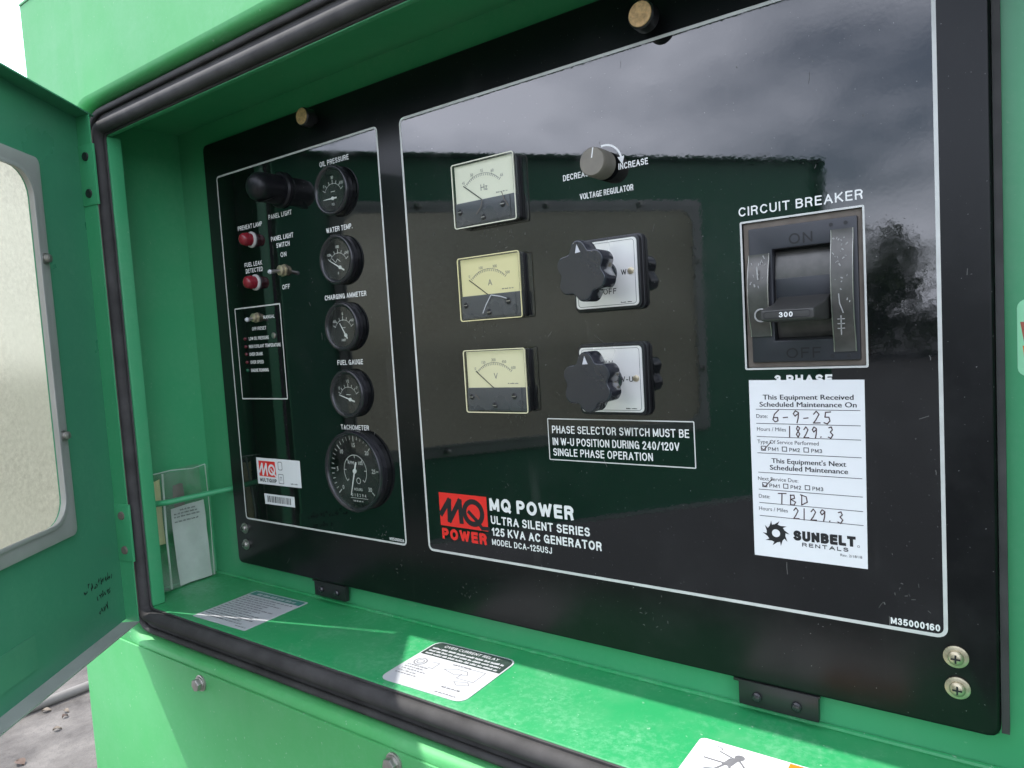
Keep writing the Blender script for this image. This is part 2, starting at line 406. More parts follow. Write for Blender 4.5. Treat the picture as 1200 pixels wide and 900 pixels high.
class MB:
    def __init__(s, mp=None):
        s.v = []; s.f = []; s.mp = mp
    def add(s, verts, faces):
        k = len(s.v)
        s.v += [s.mp(*p) if s.mp else p for p in verts]
        s.f += [tuple(i + k for i in f) for f in faces]
        return s
    def box(s, x0, x1, y0, y1, z0, z1):
        return s.add([(x, y, z) for x in (x0, x1) for y in (y0, y1) for z in (z0, z1)],
                     [(0, 1, 3, 2), (4, 6, 7, 5), (0, 4, 5, 1), (2, 3, 7, 6), (0, 2, 6, 4), (1, 5, 7, 3)])
    def prism(s, poly, y0, y1, taper=1.0, c=None):
        n = len(poly)
        if c is None:
            c = (sum(p[0] for p in poly) / n, sum(p[1] for p in poly) / n)
        top = [(c[0] + (x - c[0]) * taper, c[1] + (z - c[1]) * taper) for x, z in poly]
        v = [(x, y0, z) for x, z in poly] + [(x, y1, z) for x, z in top]
        f = [tuple(range(n)), tuple(range(2 * n - 1, n - 1, -1))]
        f += [(i, i + n, (i + 1) % n + n, (i + 1) % n) for i in range(n)]
        return s.add(v, f)
    def flat(s, poly, y):
        return s.add([(x, y, z) for x, z in poly], [tuple(range(len(poly)))])
    def ring(s, po, pi, y0, y1):
        n = len(po)
        v = [(x, y0, z) for x, z in po] + [(x, y0, z) for x, z in pi] + [(x, y1, z) for x, z in po] + [(x, y1, z) for x, z in pi]
        f = []
        for i in range(n):
            j = (i + 1) % n
            f += [(i, j, n + j, n + i), (2 * n + i, 3 * n + i, 3 * n + j, 2 * n + j), (i, 2 * n + i, 2 * n + j, j), (n + i, n + j, 3 * n + j, 3 * n + i)]
        return s.add(v, f)
    def flatring(s, po, pi, y):
        n = len(po)
        return s.add([(x, y, z) for x, z in po] + [(x, y, z) for x, z in pi],
                     [(i, (i + 1) % n, n + (i + 1) % n, n + i) for i in range(n)])
    def lathe(s, cx, cz, prof, n=32, caps=True):
        v = []; f = []
        for r, y in prof:
            v += [(cx + r * math.cos(2 * math.pi * i / n), y, cz + r * math.sin(2 * math.pi * i / n)) for i in range(n)]
        for k in range(len(prof) - 1):
            f += [(k * n + i, k * n + (i + 1) % n, (k + 1) * n + (i + 1) % n, (k + 1) * n + i) for i in range(n)]
        if caps:
            f += [tuple(range(n)), tuple(range(len(prof) * n - 1, (len(prof) - 1) * n - 1, -1))]
        return s.add(v, f)
    def tube(s, pts, r, n=10, taper=1.0):
        pts = [Vector(p) for p in pts]
        v = []; f = []
        u = None
        for i, p in enumerate(pts):
            d = (pts[min(i + 1, len(pts) - 1)] - pts[max(i - 1, 0)]).normalized()
            if u is None:
                u = d.orthogonal().normalized()
            u = (u - d * u.dot(d)).normalized()
            w = d.cross(u)
            rr = r * (1 + (taper - 1) * i / (len(pts) - 1))
            v += [tuple(p + u * rr * math.cos(2 * math.pi * k / n) + w * rr * math.sin(2 * math.pi * k / n)) for k in range(n)]
        for i in range(len(pts) - 1):
            f += [(i * n + k, i * n + (k + 1) % n, (i + 1) * n + (k + 1) % n, (i + 1) * n + k) for k in range(n)]
        f += [tuple(range(n - 1, -1, -1)), tuple(range((len(pts) - 1) * n, len(pts) * n))]
        return s.add(v, f)
    def ribbon(s, pts, w, y):
        for a, b in zip(pts[:-1], pts[1:]):
            dx, dz = b[0] - a[0], b[1] - a[1]
            q = math.hypot(dx, dz) or 1
            ex, ez = dx / q * w * 0.35, dz / q * w * 0.35
            nx, nz = -dz / q * w / 2, dx / q * w / 2
            s.flat([(a[0] - ex + nx, a[1] - ez + nz), (a[0] - ex - nx, a[1] - ez - nz), (b[0] + ex - nx, b[1] + ez - nz), (b[0] + ex + nx, b[1] + ez + nz)], y)
            y -= 0.004
        return s
    def arc(s, cx, cz, r, a0, a1, w, y, n=16):
        A = [math.radians(a0 + (a1 - a0) * i / n) for i in range(n + 1)]
        for a, b in zip(A[:-1], A[1:]):
            s.flat([(cx + (r - w / 2) * math.cos(a), cz + (r - w / 2) * math.sin(a)), (cx + (r + w / 2) * math.cos(a), cz + (r + w / 2) * math.sin(a)),
                    (cx + (r + w / 2) * math.cos(b), cz + (r + w / 2) * math.sin(b)), (cx + (r - w / 2) * math.cos(b), cz + (r - w / 2) * math.sin(b))], y)
        return s
    def text(s, t, x0, x1, z, cap, y, bold=0.018, mid=None, rot=0):
        v, f = glyphs(t, bold)
        a = min(p[0] for p in v); e = max(p[0] for p in v)
        k = cap / 0.682
        if mid is not None:
            sx = k * 0.92
            x0 = mid - (e - a) * sx / 2
        else:
            sx = (x1 - x0) / (e - a)
        if rot:
            cx = x0 + (e - a) * sx / 2; cz = z + cap / 2
            q = math.radians(rot); cq, sq = math.cos(q), math.sin(q)
            pts = []
            for px, pz in v:
                X = x0 + (px - a) * sx - cx; Z = z + pz * k - cz
                pts.append((cx + X * cq - Z * sq, y, cz + X * sq + Z * cq))
            return s.add(pts, f)
        return s.add([(x0 + (px - a) * sx, y, z + pz * k) for px, pz in v], f)
    def caps(s, t, x0, x1, z, cap, y, wt=0.16):
        adv = 0.17 + wt
        run = []
        x = 0
        for ch in t:
            if ch == ' ':
                x += 0.36
                continue
            w, st = GL[ch]
            run.append((x, w, st))
            x += w + adv
        tot = x - adv
        sw = wt * cap
        kx = (x1 - x0 - sw) / max(tot, 1e-6) if tot > 0.01 else 1
        kz = cap - sw
        yy = y
        for gx, w, st in run:
            for pl in st:
                q = [(x0 + sw / 2 + (gx + a) * kx, z + sw / 2 + b_ * kz) for a, b_ in pl]
                for i in range(len(q) - 1):
                    a, b_ = q[i], q[i + 1]
                    dx, dz = b_[0] - a[0], b_[1] - a[1]
                    L_ = math.hypot(dx, dz) or 1e-6
                    e0 = (0.5 if i == 0 else 0.28) * sw / L_
                    e1 = (0.5 if i == len(q) - 2 else 0.28) * sw / L_
                    nx, nz = -dz / L_ * sw / 2, dx / L_ * sw / 2
                    A = (a[0] - dx * e0, a[1] - dz * e0); B_ = (b_[0] + dx * e1, b_[1] + dz * e1)
                    s.flat([(A[0] + nx, A[1] + nz), (A[0] - nx, A[1] - nz), (B_[0] - nx, B_[1] - nz), (B_[0] + nx, B_[1] + nz)], yy)
                    yy -= 0.003
                    if yy < y - 0.09:
                        yy = y
        return s
    def loop(s, prof, rect, r0=5, closed=False):
        """sweep a profile of (outward offset, y) round the rectangle (x0, x1, z0, z1)"""
        rings = []
        for o_, y in prof:
            pl = rrect(rect[0] - o_, rect[1] + o_, rect[2] - o_, rect[3] + o_, r0 + 0.6 * max(o_, 0), 4)
            rings.append([(x, y, z) for x, z in pl])
        n = len(rings[0])
        v = [p for rg in rings for p in rg]
        m_ = len(rings)
        f = []
        for k in range(m_ if closed else m_ - 1):
            q = (k + 1) % m_
            f += [(k * n + i, k * n + (i + 1) % n, q * n + (i + 1) % n, q * n + i) for i in range(n)]
        return s.add(v, f)

def wpos(x, y, z):
    return Vector((x / 1000, y / 1000, z / 1000 + Z0))

def part(name, mb, mat, parent=None, bevel=0, seg=2, smooth=35, label=None):
    me = bpy.data.meshes.new(name)
    off = HOLDERS[parent.name] if parent else Vector((0, 0, 0))
    me.from_pydata([tuple(wpos(*p) - off) for p in mb.v], [], mb.f)
    bm = bmesh.new()
    bm.from_mesh(me)
    bmesh.ops.recalc_face_normals(bm, faces=bm.faces[:])
    if bevel:
        ed = [e for e in bm.edges if len(e.link_faces) == 2 and e.calc_face_angle(0) > 0.6]
        bmesh.ops.bevel(bm, geom=ed, offset=bevel / 1000, segments=seg, affect='EDGES', profile=0.6, clamp_overlap=True)
    bm.to_mesh(me)
    bm.free()
    if smooth:
        me.shade_smooth()
        me.set_sharp_from_angle(angle=math.radians(smooth))
    me.materials.append(M[mat])
    ob = bpy.data.objects.new(name, me)
    COL.objects.link(ob)
    if parent:
        ob.parent = parent
        HOLDERS[ob.name] = off
    else:
        HOLDERS[ob.name] = Vector((0, 0, 0))
    if label:
        ob['label'] = label
    return ob

def tag(ob, label, cat, group=None):
    ob['label'] = label
    ob['category'] = cat
    if group:
        ob['group'] = group
    return ob

def thing(name, label, cat, x, y, z, group=None):
    e = bpy.data.objects.new(name, None)
    e.empty_display_size = 0.02
    e.location = wpos(x, y, z)
    COL.objects.link(e)
    HOLDERS[e.name] = wpos(x, y, z)
    return tag(e, label, cat, group)

def dashes(mb, x0, x1, z, h, y, dens=0.8, lo=1.2, hi=5.0, gap=0.8):
    """a printed line too small to read: words as runs of small marks"""
    x = x0
    while x < x1:
        w = random.uniform(lo, hi)
        e = min(x + w, x1)
        q = x
        while q < e - 0.2:
            g = min(random.uniform(0.45, 0.9), e - q)
            t = random.uniform(0.55, 1.0) * h
            mb.flat([(q, z), (q + g * dens, z), (q + g * dens, z + t), (q, z + t)], y)
            q += g
        x = e + gap

# ================================================================== the setting
def struct(name, verts, faces, mat):
    me = bpy.data.meshes.new(name)
    me.from_pydata(verts, [], faces)
    me.materials.append(M[mat])
    ob = bpy.data.objects.new(name, me)
    COL.objects.link(ob)
    ob['kind'] = 'structure'
    return ob
struct('ground', [(-150, -150, 0), (150, -150, 0), (150, 150, 0), (-150, 150, 0)], [(0, 1, 2, 3)], 'asphalt')
struct('concrete_pad', [(-9, -2.2, 0.006), (4, -2.2, 0.006), (4, 9, 0.006), (-9, 9, 0.006)], [(0, 1, 2, 3)], 'concrete')

# ================================================================== generator cabinet
OPEN = (-822, 75, -288, 248)                   # opening of the recess
cab = thing('generator_cabinet', 'bright green generator cabinet with an open recess holding the black panel', 'generator', 140, 400, -1300)
prof = [(33, -97), (33.5, -104), (34.5, -109), (36.5, -112.5), (39, -114.4), (42, -115)]
part('opening_rim', MB().loop(prof, OPEN), 'green_out', cab, smooth=60)
hole = rrect(OPEN[0] - 42, OPEN[1] + 42, OPEN[2] - 42, OPEN[3] + 42, 5 + 25.2, 4)
def outer_pts(x0, x1, z0, z1):
    res = []
    for i, (px, pz) in enumerate(hole):
        q = i // 5
        res.append(((x1, z1), (x0, z1), (x0, z0), (x1, z0))[q])
    return res
mb = MB()
n_ = len(hole)
X0, X1, ZB, ZT = -970, 1250, -1180, 428
mb.add([(x, -115, z) for x, z in hole] +
       [(X1, -115, ZT), (X0, -115, ZT), (X0, -115, ZB), (X1, -115, ZB)], [])
for i in range(n_):
    j = (i + 1) % n_
    c1, c2 = n_ + i // 5, n_ + j // 5
    if c1 == c2:
        mb.f.append((i, j, c1))
    else:
        mb.f.append((i, j, c2, c1))
part('front_wall', mb, 'green_out', cab, smooth=0)
part('side_wall', MB().box(X0, X0 + 3, -114.6, 900, ZB, ZT), 'green_out', cab)
part('side_wall', MB().box(X1 - 3, X1, -114.6, 900, ZB, ZT), 'green_out', cab)
part('rear_wall', MB().box(X0 + 3, X1 - 3, 897, 900, ZB, ZT), 'green_out', cab)
part('roof', MB().box(X0 - 1, X1 + 1, -116, 901, ZT + 0.5, ZT + 4), 'green_out', cab, bevel=1.5)
part('skid', MB().box(X0 + 40, X1 - 40, -60, 860, -1393, ZB), 'black', cab, bevel=4)
ap = part('access_panel', MB().box(X0 + 1.5, 640, -118, -115.4, -900, -329.5), 'green_out', cab, bevel=1.2)
for bx, bz in ((-698, -341), (-416, -339), (-130, -341)):
    w = part('washer', MB().lathe(bx, bz, [(8.6, -118), (8.6, -119.6), (7.8, -120)], 24), 'steel', cab)
    hx = [(bx + 6.6 * math.cos(math.radians(60 * i + 14)), bz + 6.6 * math.sin(math.radians(60 * i + 14))) for i in range(6)]
    part('bolt', MB().prism(hx, -120, -126).lathe(bx, bz, [(7.4, -120), (7.4, -121.4)], 20), 'steel', cab, bevel=0.6)
# recess
part('back_wall', MB().box(-870, 118, 12, 15, -292, 280), 'green', cab, smooth=0)
part('recess_side', MB().box(-873, -870, -99, 15, -292, 283), 'green', cab, smooth=0)
part('recess_side', MB().box(118, 121, -99, 15, -292, 283), 'green', cab, smooth=0)
part('recess_ceiling', MB().box(-870, 118, -94, 12, 280, 283), 'green', cab, smooth=0)
part('recess_floor', MB().box(-870, 118, -100.4, 12, -292, -288), 'green_floor', cab, bevel=1.6, seg=3)
part('seam_bead', MB().tube([(-868, 10.5, -287.5), (-400, 10.6, -287.3), (116, 10.5, -287.5)], 2.2, 8), 'green_floor', cab)
part('opening_lip', MB().box(-870, -821, -100, -85, -287.6, 248), 'green', cab, bevel=1.5)
part('opening_lip', MB().box(74, 118, -100, -85, -287.6, 248), 'green', cab, bevel=1.5)
part('opening_lip', MB().box(-870, 118, -100, -94.5, 248.2, 279.8), 'green', cab, bevel=1.2)
def circ(o_, y, r, n=12, sq=1.0):
    return [(o_ + r * math.cos(2 * math.pi * i / n), y + sq * r * math.sin(2 * math.pi * i / n)) for i in range(n)]
gs = part('rubber_seal', MB().loop(circ(9.6, -104.6, 6.8, 14), OPEN, closed=True), 'rubber', cab, smooth=60)
part('seal_channel', MB().loop([(1, -100.2), (1.5, -101.8), (20, -101.4), (22, -100.8), (24, -100.8), (32.4, -102.4), (33.2, -97.5)], OPEN), 'rubber', gs, smooth=50)
part('seal_lip', MB().loop(circ(27.5, -103, 3.2, 10), OPEN, closed=True), 'rubber', gs, smooth=60)
# recess rod that holds the pouch
part('holding_rod', MB().tube([(-828, -90, -171), (-834, -82, -172.5), (-838, -73, -174), (-836, -64, -174.5), (-826, -30, -173), (-812, 11, -171)], 3.6, 12), 'rod', cab, smooth=60)
part('rod_foot', MB().tube([(-827, -91.5, -170.8), (-829, -88, -171.4)], 5.0, 12), 'steel', cab)

# ================================================================== door
HX, HY = -825, -115
def dmap(s, off, z):                           # s along the door from the hinge, off towards its outside
    return (HX + 0.6128 * s - 0.7902 * off, HY - 0.7902 * s - 0.6128 * off, z)
door = thing('cabinet_door', 'green hinged cabinet door standing half open at the left with a frosted window', 'door', *dmap(450, 20, -300))
DT, DB, DW = 270, -300, 905
WS0, WS1, WZ0, WZ1 = 88, 655, -160, 190        # window opening
inner = rrect(WS0, WS1, WZ0, WZ1, 26, 6)
def framed(mb, po, pi, y, per=7):
    n = len(pi)
    k = len(mb.v)
    mb.add([(x, y, z) for x, z in pi] + [(x, y, z) for x, z in po], [])
    for i in range(n):
        j = (i + 1) % n
        c1, c2 = k + n + i // per, k + n + j // per
        mb.f.append((k + i, k + j, c1) if c1 == c2 else (k + i, k + j, c2, c1))
mb = MB(dmap)
po = [(DW, DT), (-11, DT), (-11, DB), (DW, DB)]
framed(mb, po, inner, 20)
framed(mb, po, inner, 21.5)
n = len(inner)
k = len(mb.v)
mb.add([(x, 20, z) for x, z in inner] + [(x, 21.5, z) for x, z in inner], [(i, (i + 1) % n, n + (i + 1) % n, n + i) for i in range(n)])
part('door_skin', mb, 'green_door', door, smooth=0)
def slab(a, b_, z0, z1, t):
    """plate between two (s, off) points from z0 to z1"""
    dx, dy = b_[0] - a[0], b_[1] - a[1]
    q = math.hypot(dx, dy)
    nx, ny = -dy / q * t, dx / q * t
    return MB(dmap).prism([(0, 0)], 0, 0) if False else MB(dmap).add(
        [(p[0], p[1], z) for z in (z0, z1) for p in (a, b_, (b_[0] + nx, b_[1] + ny), (a[0] + nx, a[1] + ny))],
        [(0, 1, 2, 3), (7, 6, 5, 4), (0, 4, 5, 1), (1, 5, 6, 2), (2, 6, 7, 3), (3, 7, 4, 0)])
part('hinge_flange', slab((0, 0), (-11, 20), DB, DT, -1.5), 'green', door, smooth=0)
part('free_flange', slab((DW, 0), (DW, 20), DB, DT, 1.5), 'green_door', door, smooth=0)
part('bottom_flange', MB(dmap).box(0.5, DW - 0.5, 0.2, 22, DB - 1.5, DB - 0.02), 'alu', door, smooth=0)  # sky reflection on the flange put into its grey colour
part('top_flange', MB(dmap).box(-10, DW - 0.5, 0.2, 22, DT + 0.02, DT + 1.5), 'green_door', door, smooth=0)
fo = rrect(WS0 - 15, WS1 + 15, WZ0 - 16, WZ1 + 15, 7, 6)
fi = rrect(WS0 + 1, WS1 - 1, WZ0 + 1, WZ1 - 1, 25, 6)
wf = part('window_frame', MB(dmap).ring(fo, fi, 15.5, 19.9), 'alu', door, bevel=1.0)
fi2 = rrect(WS0 - 1.5, WS1 + 1.5, WZ0 - 1.5, WZ1 + 1.5, 27, 6)
fi3 = rrect(WS0 + 2.5, WS1 - 2.5, WZ0 + 2.5, WZ1 - 2.5, 24, 6)
part('window_bead', MB(dmap).ring(fi2, fi3, 13.6, 15.4), 'alu', door, bevel=0.5)
part('window_pane', MB(dmap).prism(rrect(WS0 - 8, WS1 + 8, WZ0 - 8, WZ1 + 8, 26, 6), 22, 24.5), 'frost', door)
for s_, z_ in ((81, 105), (81, -73), (200, 198), (400, 198), (560, 198), (662, 105), (662, -73), (220, -168), (480, -168)):
    mb = MB(dmap).lathe(s_, z_, [(5.6, 15.5), (5.6, 13.5), (4.4, 13.3), (4.2, 10.2), (2.6, 9.0)], 14)
    part('frame_screw', mb, 'steel', door)
for zc in (205, -197):
    hg = part('hinge_plate', slab((1.5, -3.4), (-12.5, 22), zc - 33, zc + 33, -3), 'green', door, bevel=0.8)
    for dz in (20, -20):
        c0 = Vector((-4.2, 8.0, zc + dz)); ax = Vector((0.876, 0.482, 0)) * 1.0
        pts = [tuple(c0 + ax * t) for t in (0, 4.2)]
        mb = MB(lambda x, y, z: dmap(x, y, z)).tube(pts, 5.6, 12, 0.8)
        part('hinge_bolt', mb, 'bracket' if zc > 0 else 'dirt', hg)
    part('hinge_barrel', MB(dmap).tube([(-9, 25, zc - 33), (-9, 25, zc + 33)], 4.5, 12), 'green', hg)
# illegible black pen marks on the inside of the door
mb = MB(dmap)
for row, (s0, s1, z_) in enumerate(((12, 66, -244), (18, 44, -259), (26, 40, -275))):
    s_ = s0
    while s_ < s1:
        h = random.uniform(5, 10)
        mb.ribbon([(s_ + random.uniform(-1, 2.5), z_ + random.uniform(0, h)) for _ in range(4)], 1.1, 19.6)
        s_ += random.uniform(2.8, 5.5)
part('pen_marks', mb, 'ink', door, smooth=0)
mb = MB(dmap)
mb.box(150, 215, 19.2, 19.8, -282, -250)
part('faded_label', mb, 'green_faded', door, smooth=0)

# ================================================================== control panel
PX0, PX1, PZ0, PZ1 = -800, -12, -262, 251
cp = thing('control_panel', 'glossy black metal control panel with white printed borders inside the green recess', 'control panel', -406, 0, -262)
hole = (-156.0, -80.2, -32.8, 67.6)
mb = MB()
rings = []
for dx, y in ((0, 12), (0, 2.2), (0.5, 0.9), (1.3, 0.25), (2.4, 0)):
    rings.append([(x, y, z) for x, z in rrect(PX0 + dx, PX1 - dx, PZ0 + dx, PZ1 - dx, 6, 3)])
n = len(rings[0])
mb.add([p for r in rings for p in r], [(k * n + i, k * n + (i + 1) % n, (k + 1) * n + (i + 1) % n, (k + 1) * n + i) for k in range(4) for i in range(n)])
k = len(mb.v)
hq = [(hole[1], hole[3]), (hole[0], hole[3]), (hole[0], hole[2]), (hole[1], hole[2])]
mb.add([(x, 0, z) for x, z in hq] + [(x, 11.5, z) for x, z in hq], [(0, 1, 5, 4), (1, 2, 6, 5), (2, 3, 7, 6), (3, 0, 4, 7)])
for i in range(n):
    j = (i + 1) % n
    a, b_ = 4 * n + i, 4 * n + j
    c1, c2 = k + i // 4, k + j // 4
    mb.f.append((a, b_, c1) if c1 == c2 else (a, b_, c2, c1))
part('panel_plate', mb, 'panel', cp, smooth=30)
part('gloss_overlay', MB().flat(rrect(-774.5, -503.5, -203, 209, 4), -0.1), 'overlay', cp, smooth=0)
part('gloss_overlay', MB().flatring([(-39.5, 209), (-472, 209), (-472, -203.3), (-39.5, -203.3)], [(-80.0, 67.8), (-156.2, 67.8), (-156.2, -33), (-80.0, -33)], -0.1), 'overlay', cp, smooth=0)
part('edge_gasket', MB().box(PX1 + 0.4, PX1 + 4.5, 2.5, 11.8, PZ0 + 3, PZ1 - 3), 'rubber', cp)  # dark strip along the panel's right edge
PY = -0.22
def border(x0, x1, z0, z1, r, w):
    return MB().flatring(rrect(x0 - w / 2, x1 + w / 2, z0 - w / 2, z1 + w / 2, r + w / 2, 5), rrect(x0 + w / 2, x1 - w / 2, z0 + w / 2, z1 - w / 2, max(0.3, r - w / 2), 5), PY)
part('border_line', border(-774.5, -503.5, -203, 209, 4, 2.0), 'line', cp, smooth=0)
part('border_line', border(-472, -39.5, -203.3, 209, 5, 2.3), 'line', cp, smooth=0)
part('border_line', border(-760.8, -674.6, -55.5, 51.8, 0.6, 1.5), 'line', cp, smooth=0)
part('border_line', border(-325.6, -197, -106.4, -71.6, 0.6, 0.9), 'line', cp, smooth=0)
part('border_line', border(-156.9, -79.6, -33.4, 68.2, 0.6, 1.3), 'line', cp, smooth=0)
def letter(t, x0, x1, z, cap, bold=0.022, mat='white'):
    return part('lettering', MB().caps(t, x0, x1, z, cap, PY, {0.012: 0.15, 0.02: 0.155, 0.022: 0.165, 0.03: 0.19, 0.035: 0.235}[bold]), mat, cp, smooth=0)
letter('OIL PRESSURE', -589.5, -545, 186.4, 5.2)
letter('WATER TEMP.', -587, -547, 118.2, 5.2)
letter('CHARGING AMMETER', -597.5, -534, 49.2, 5.2)
letter('FUEL GAUGE', -585.5, -546.5, -19.6, 5.2)
letter('TACHOMETER', -588, -545, -88, 5.2)
letter('PANEL LIGHT', -681.8, -640.8, 146, 5.2)
letter('PREHEAT LAMP', -741, -694.5, 141.2, 5.2)
letter('PANEL LIGHT', -680.5, -641, 121.5, 5.2)
letter('SWITCH', -672, -648.5, 113.4, 5.2)
letter('ON', -666, -655.5, 102.6, 5.2)
letter('OFF', -667.5, -654, 67, 5.2)
letter('FUEL LEAK', -733.8, -700.5, 98.3, 5.0)
letter('DETECTED', -732.5, -700, 91.2, 5.0)
letter('MANUAL', -706.5, -685.5, 36.8, 4.0)
letter('OFF/RESET', -730, -703, 24.6, 4.0)
letter('LOW OIL PRESSURE', -738, -699.5, 13.5, 3.9)
letter('HIGH COOLANT TEMPERATURE', -739, -678.8, 4.3, 3.9)
letter('OVER CRANK', -739.3, -713.5, -4.8, 3.9)
letter('OVER SPEED', -738.5, -713, -14.2, 3.9)
letter('ENGINE RUNNING', -738.8, -705, -23.8, 3.9)
letter('DECREASE', -297.5, -271, 121.2, 4.8)
letter('INCREASE', -248, -223.6, 121.2, 4.8)
letter('VOLTAGE REGULATOR', -283, -236.4, 104.2, 4.6)
letter('PHASE SELECTOR SWITCH MUST BE', -321.8, -201, -83.8, 6.4, 0.012)
letter('IN W-U POSITION DURING 240/120V', -321.8, -209, -94, 6.4, 0.012)
letter('SINGLE PHASE OPERATION', -321.8, -231, -103, 6.4, 0.012)
letter('MQ POWER', -394, -305, -157.2, 12, 0.035)
letter('ULTRA SILENT SERIES', -393.5, -290.5, -169.4, 7.6, 0.03)
letter('125 KVA AC GENERATOR', -393.2, -280, -180.2, 7.6, 0.03)
letter('MODEL DCA-125USJ', -393.7, -329, -189, 5.6, 0.022)
letter('CIRCUIT BREAKER', -158, -79.5, 72.6, 6.2, 0.02)
letter('3 PHASE', -137.8, -100.8, -44.0, 6.0, 0.035)
letter('M35000160', -70, -42.5, -200.6, 4.4, 0.03)
letter('M35000024', -526.5, -506, -200.6, 3.2, 0.02)
# rotation arrow over the regulator knob
mb = MB().arc(-259.5, 127.5, 14.5, 12, 100, 1.5, PY, 16)
mb.flat([(-248.4, 130.8), (-242.6, 131.2), (-244.6, 124.8)], PY - 0.02)
part('arrow_print', mb, 'white', cp, smooth=0)
# maker's mark: red square with black strokes, red lettering below
lg = part('emblem', MB().flat([(-455, -145), (-397.3, -145), (-397.3, -177.2), (-455, -177.2)], PY), 'red', cp, smooth=0)
mb = MB()
def thick(pts, w, y):
    mb.ribbon(pts, w, y)
mb.ribbon([(-453.5, -166), (-442.5, -152), (-443.2, -171.5), (-429.5, -151.5), (-428.6, -171.5)], 5.2, PY - 0.05)
mb.arc(-413.8, -161.5, 10.6, 0, 360, 5.0, PY - 0.09, 28)
mb.ribbon([(-419, -161), (-410.5, -168), (-404, -175), (-396.5, -174.6)], 3.6, PY - 0.13)
part('emblem_strokes', mb, 'ink', lg, smooth=0)
part('emblem_lettering', MB().caps('POWER', -454, -399.5, -190.2, 10.6, PY, 0.27), 'red', lg, smooth=0)
# scratches, nicks and dried splashes
scm = MB()
for _ in range(70):
    x = random.uniform(-795, -20); z = random.uniform(-255, 245)
    if -158 < x < -78 and -168 < z < 80:
        continue
    a = random.gauss(math.pi / 2, 0.5); ln = random.choice((2, 3, 4, 7, 12)) * random.uniform(0.5, 1)
    scm.ribbon([(x, z), (x + ln * 0.5 * math.cos(a) + random.uniform(-.4, .4), z + ln * 0.5 * math.sin(a)), (x + ln * math.cos(a), z + ln * math.sin(a))], random.uniform(0.18, 0.5), -0.16)
for cx, cz in ((-372, 92), (-392, 10), (-352, 84), (-360, -72), (-540, -196), (-430, -240), (-60, -180), (-240, -225), (-520, -230), (-365, 88)):
    for _ in range(9):
        x = cx + random.gauss(0, 7); z = cz + random.gauss(0, 5); a = random.uniform(0, 6.28)
        scm.ribbon([(x, z), (x + random.uniform(0.6, 2.4) * math.cos(a), z + random.uniform(0.6, 2.4) * math.sin(a))], random.uniform(0.2, 0.7), -0.17)
part('scratches', scm, 'scratch', cp, smooth=0)['kind'] = 'stuff'
# large knurled screws at the top
for x, z, e, r in ((-590, 235, 18, 9.2), (-215.5, 220.5, 20, 9.8)):
    sc = part('thumb_screw', MB().lathe(x, z, [(4, 0.2), (4, -e + 12), (r, -e + 11), (r, -e + 1.2), (r - 1, -e)], 36), 'bracket', cp)
    part('screw_face', MB().lathe(x, z, [(r - 1.0, -e - 0.1), (r - 1.3, -e - 0.7), (r - 4, -e - 0.9), (r - 5.5, -e - 0.4)], 36), 'brass', sc)
for x, z, r, mt_ in ((-34.4, -214.8, 6.9, 'zinc'), (-33.8, -234.6, 6.9, 'zinc'), (-779, -216.2, 6.6, 'steel'), (-779.2, -236.6, 6.6, 'steel')):
    wz = part('washer', MB().lathe(x, z, [(r, -0.2), (r, -1.2), (r - 0.8, -1.6)], 28), mt_, cp)
    sz = part('screw_head', MB().lathe(x, z, [(4.4, -1.6), (4.4, -3.2), (3.4, -4.4), (1.6, -5.0)], 24), mt_, wz)
    mb = MB().box(x - 2.6, x + 2.6, -5.25, -4.4, z - 0.5, z + 0.5).box(x - 0.5, x + 0.5, -5.2, -4.5, z - 2.6, z + 2.6)
    HOLDERS[sz.name] = HOLDERS[wz.name]
    part('cross_slot', mb, 'ink', wz)
for x0, x1, z0, z1 in ((-655, -603, -279.5, -262.5), (-171.8, -116.3, -281, -262.5)):
    br = part('mounting_bracket', MB().box(x0, x1, 0.6, 6, z0, z1).box(x0 - 4, x1 + 1, 1.2, 5, -264.5, -262.3), 'bracket', cp, bevel=0.6)
    for t in (0.24, 0.74):
        cx, cz = x0 + (x1 - x0) * t, z0 + 8
        part('bracket_screw', MB().lathe(cx, cz, [(3.6, 0.6), (3.6, -1.0), (2.6, -2.2), (0.9, -2.6)], 18), 'bezel', br)
for i, z in enumerate((15.5, 6.2, -2.8, -12.2, -21.8)):
    part('status_lamp', MB().lathe(-744.5, z, [(2.1, -0.1), (2.1, -1.4), (1.3, -2.4), (0.4, -2.7)], 14), 'led_green' if i == 4 else 'led_red', cp, label='small green status lamp' if i == 4 else None)
part('trimmer', MB().lathe(-690, 17, [(3.4, -0.1), (3.4, -1.0), (2.2, -1.6), (1.0, -1.6)], 18), 'steel', cp)

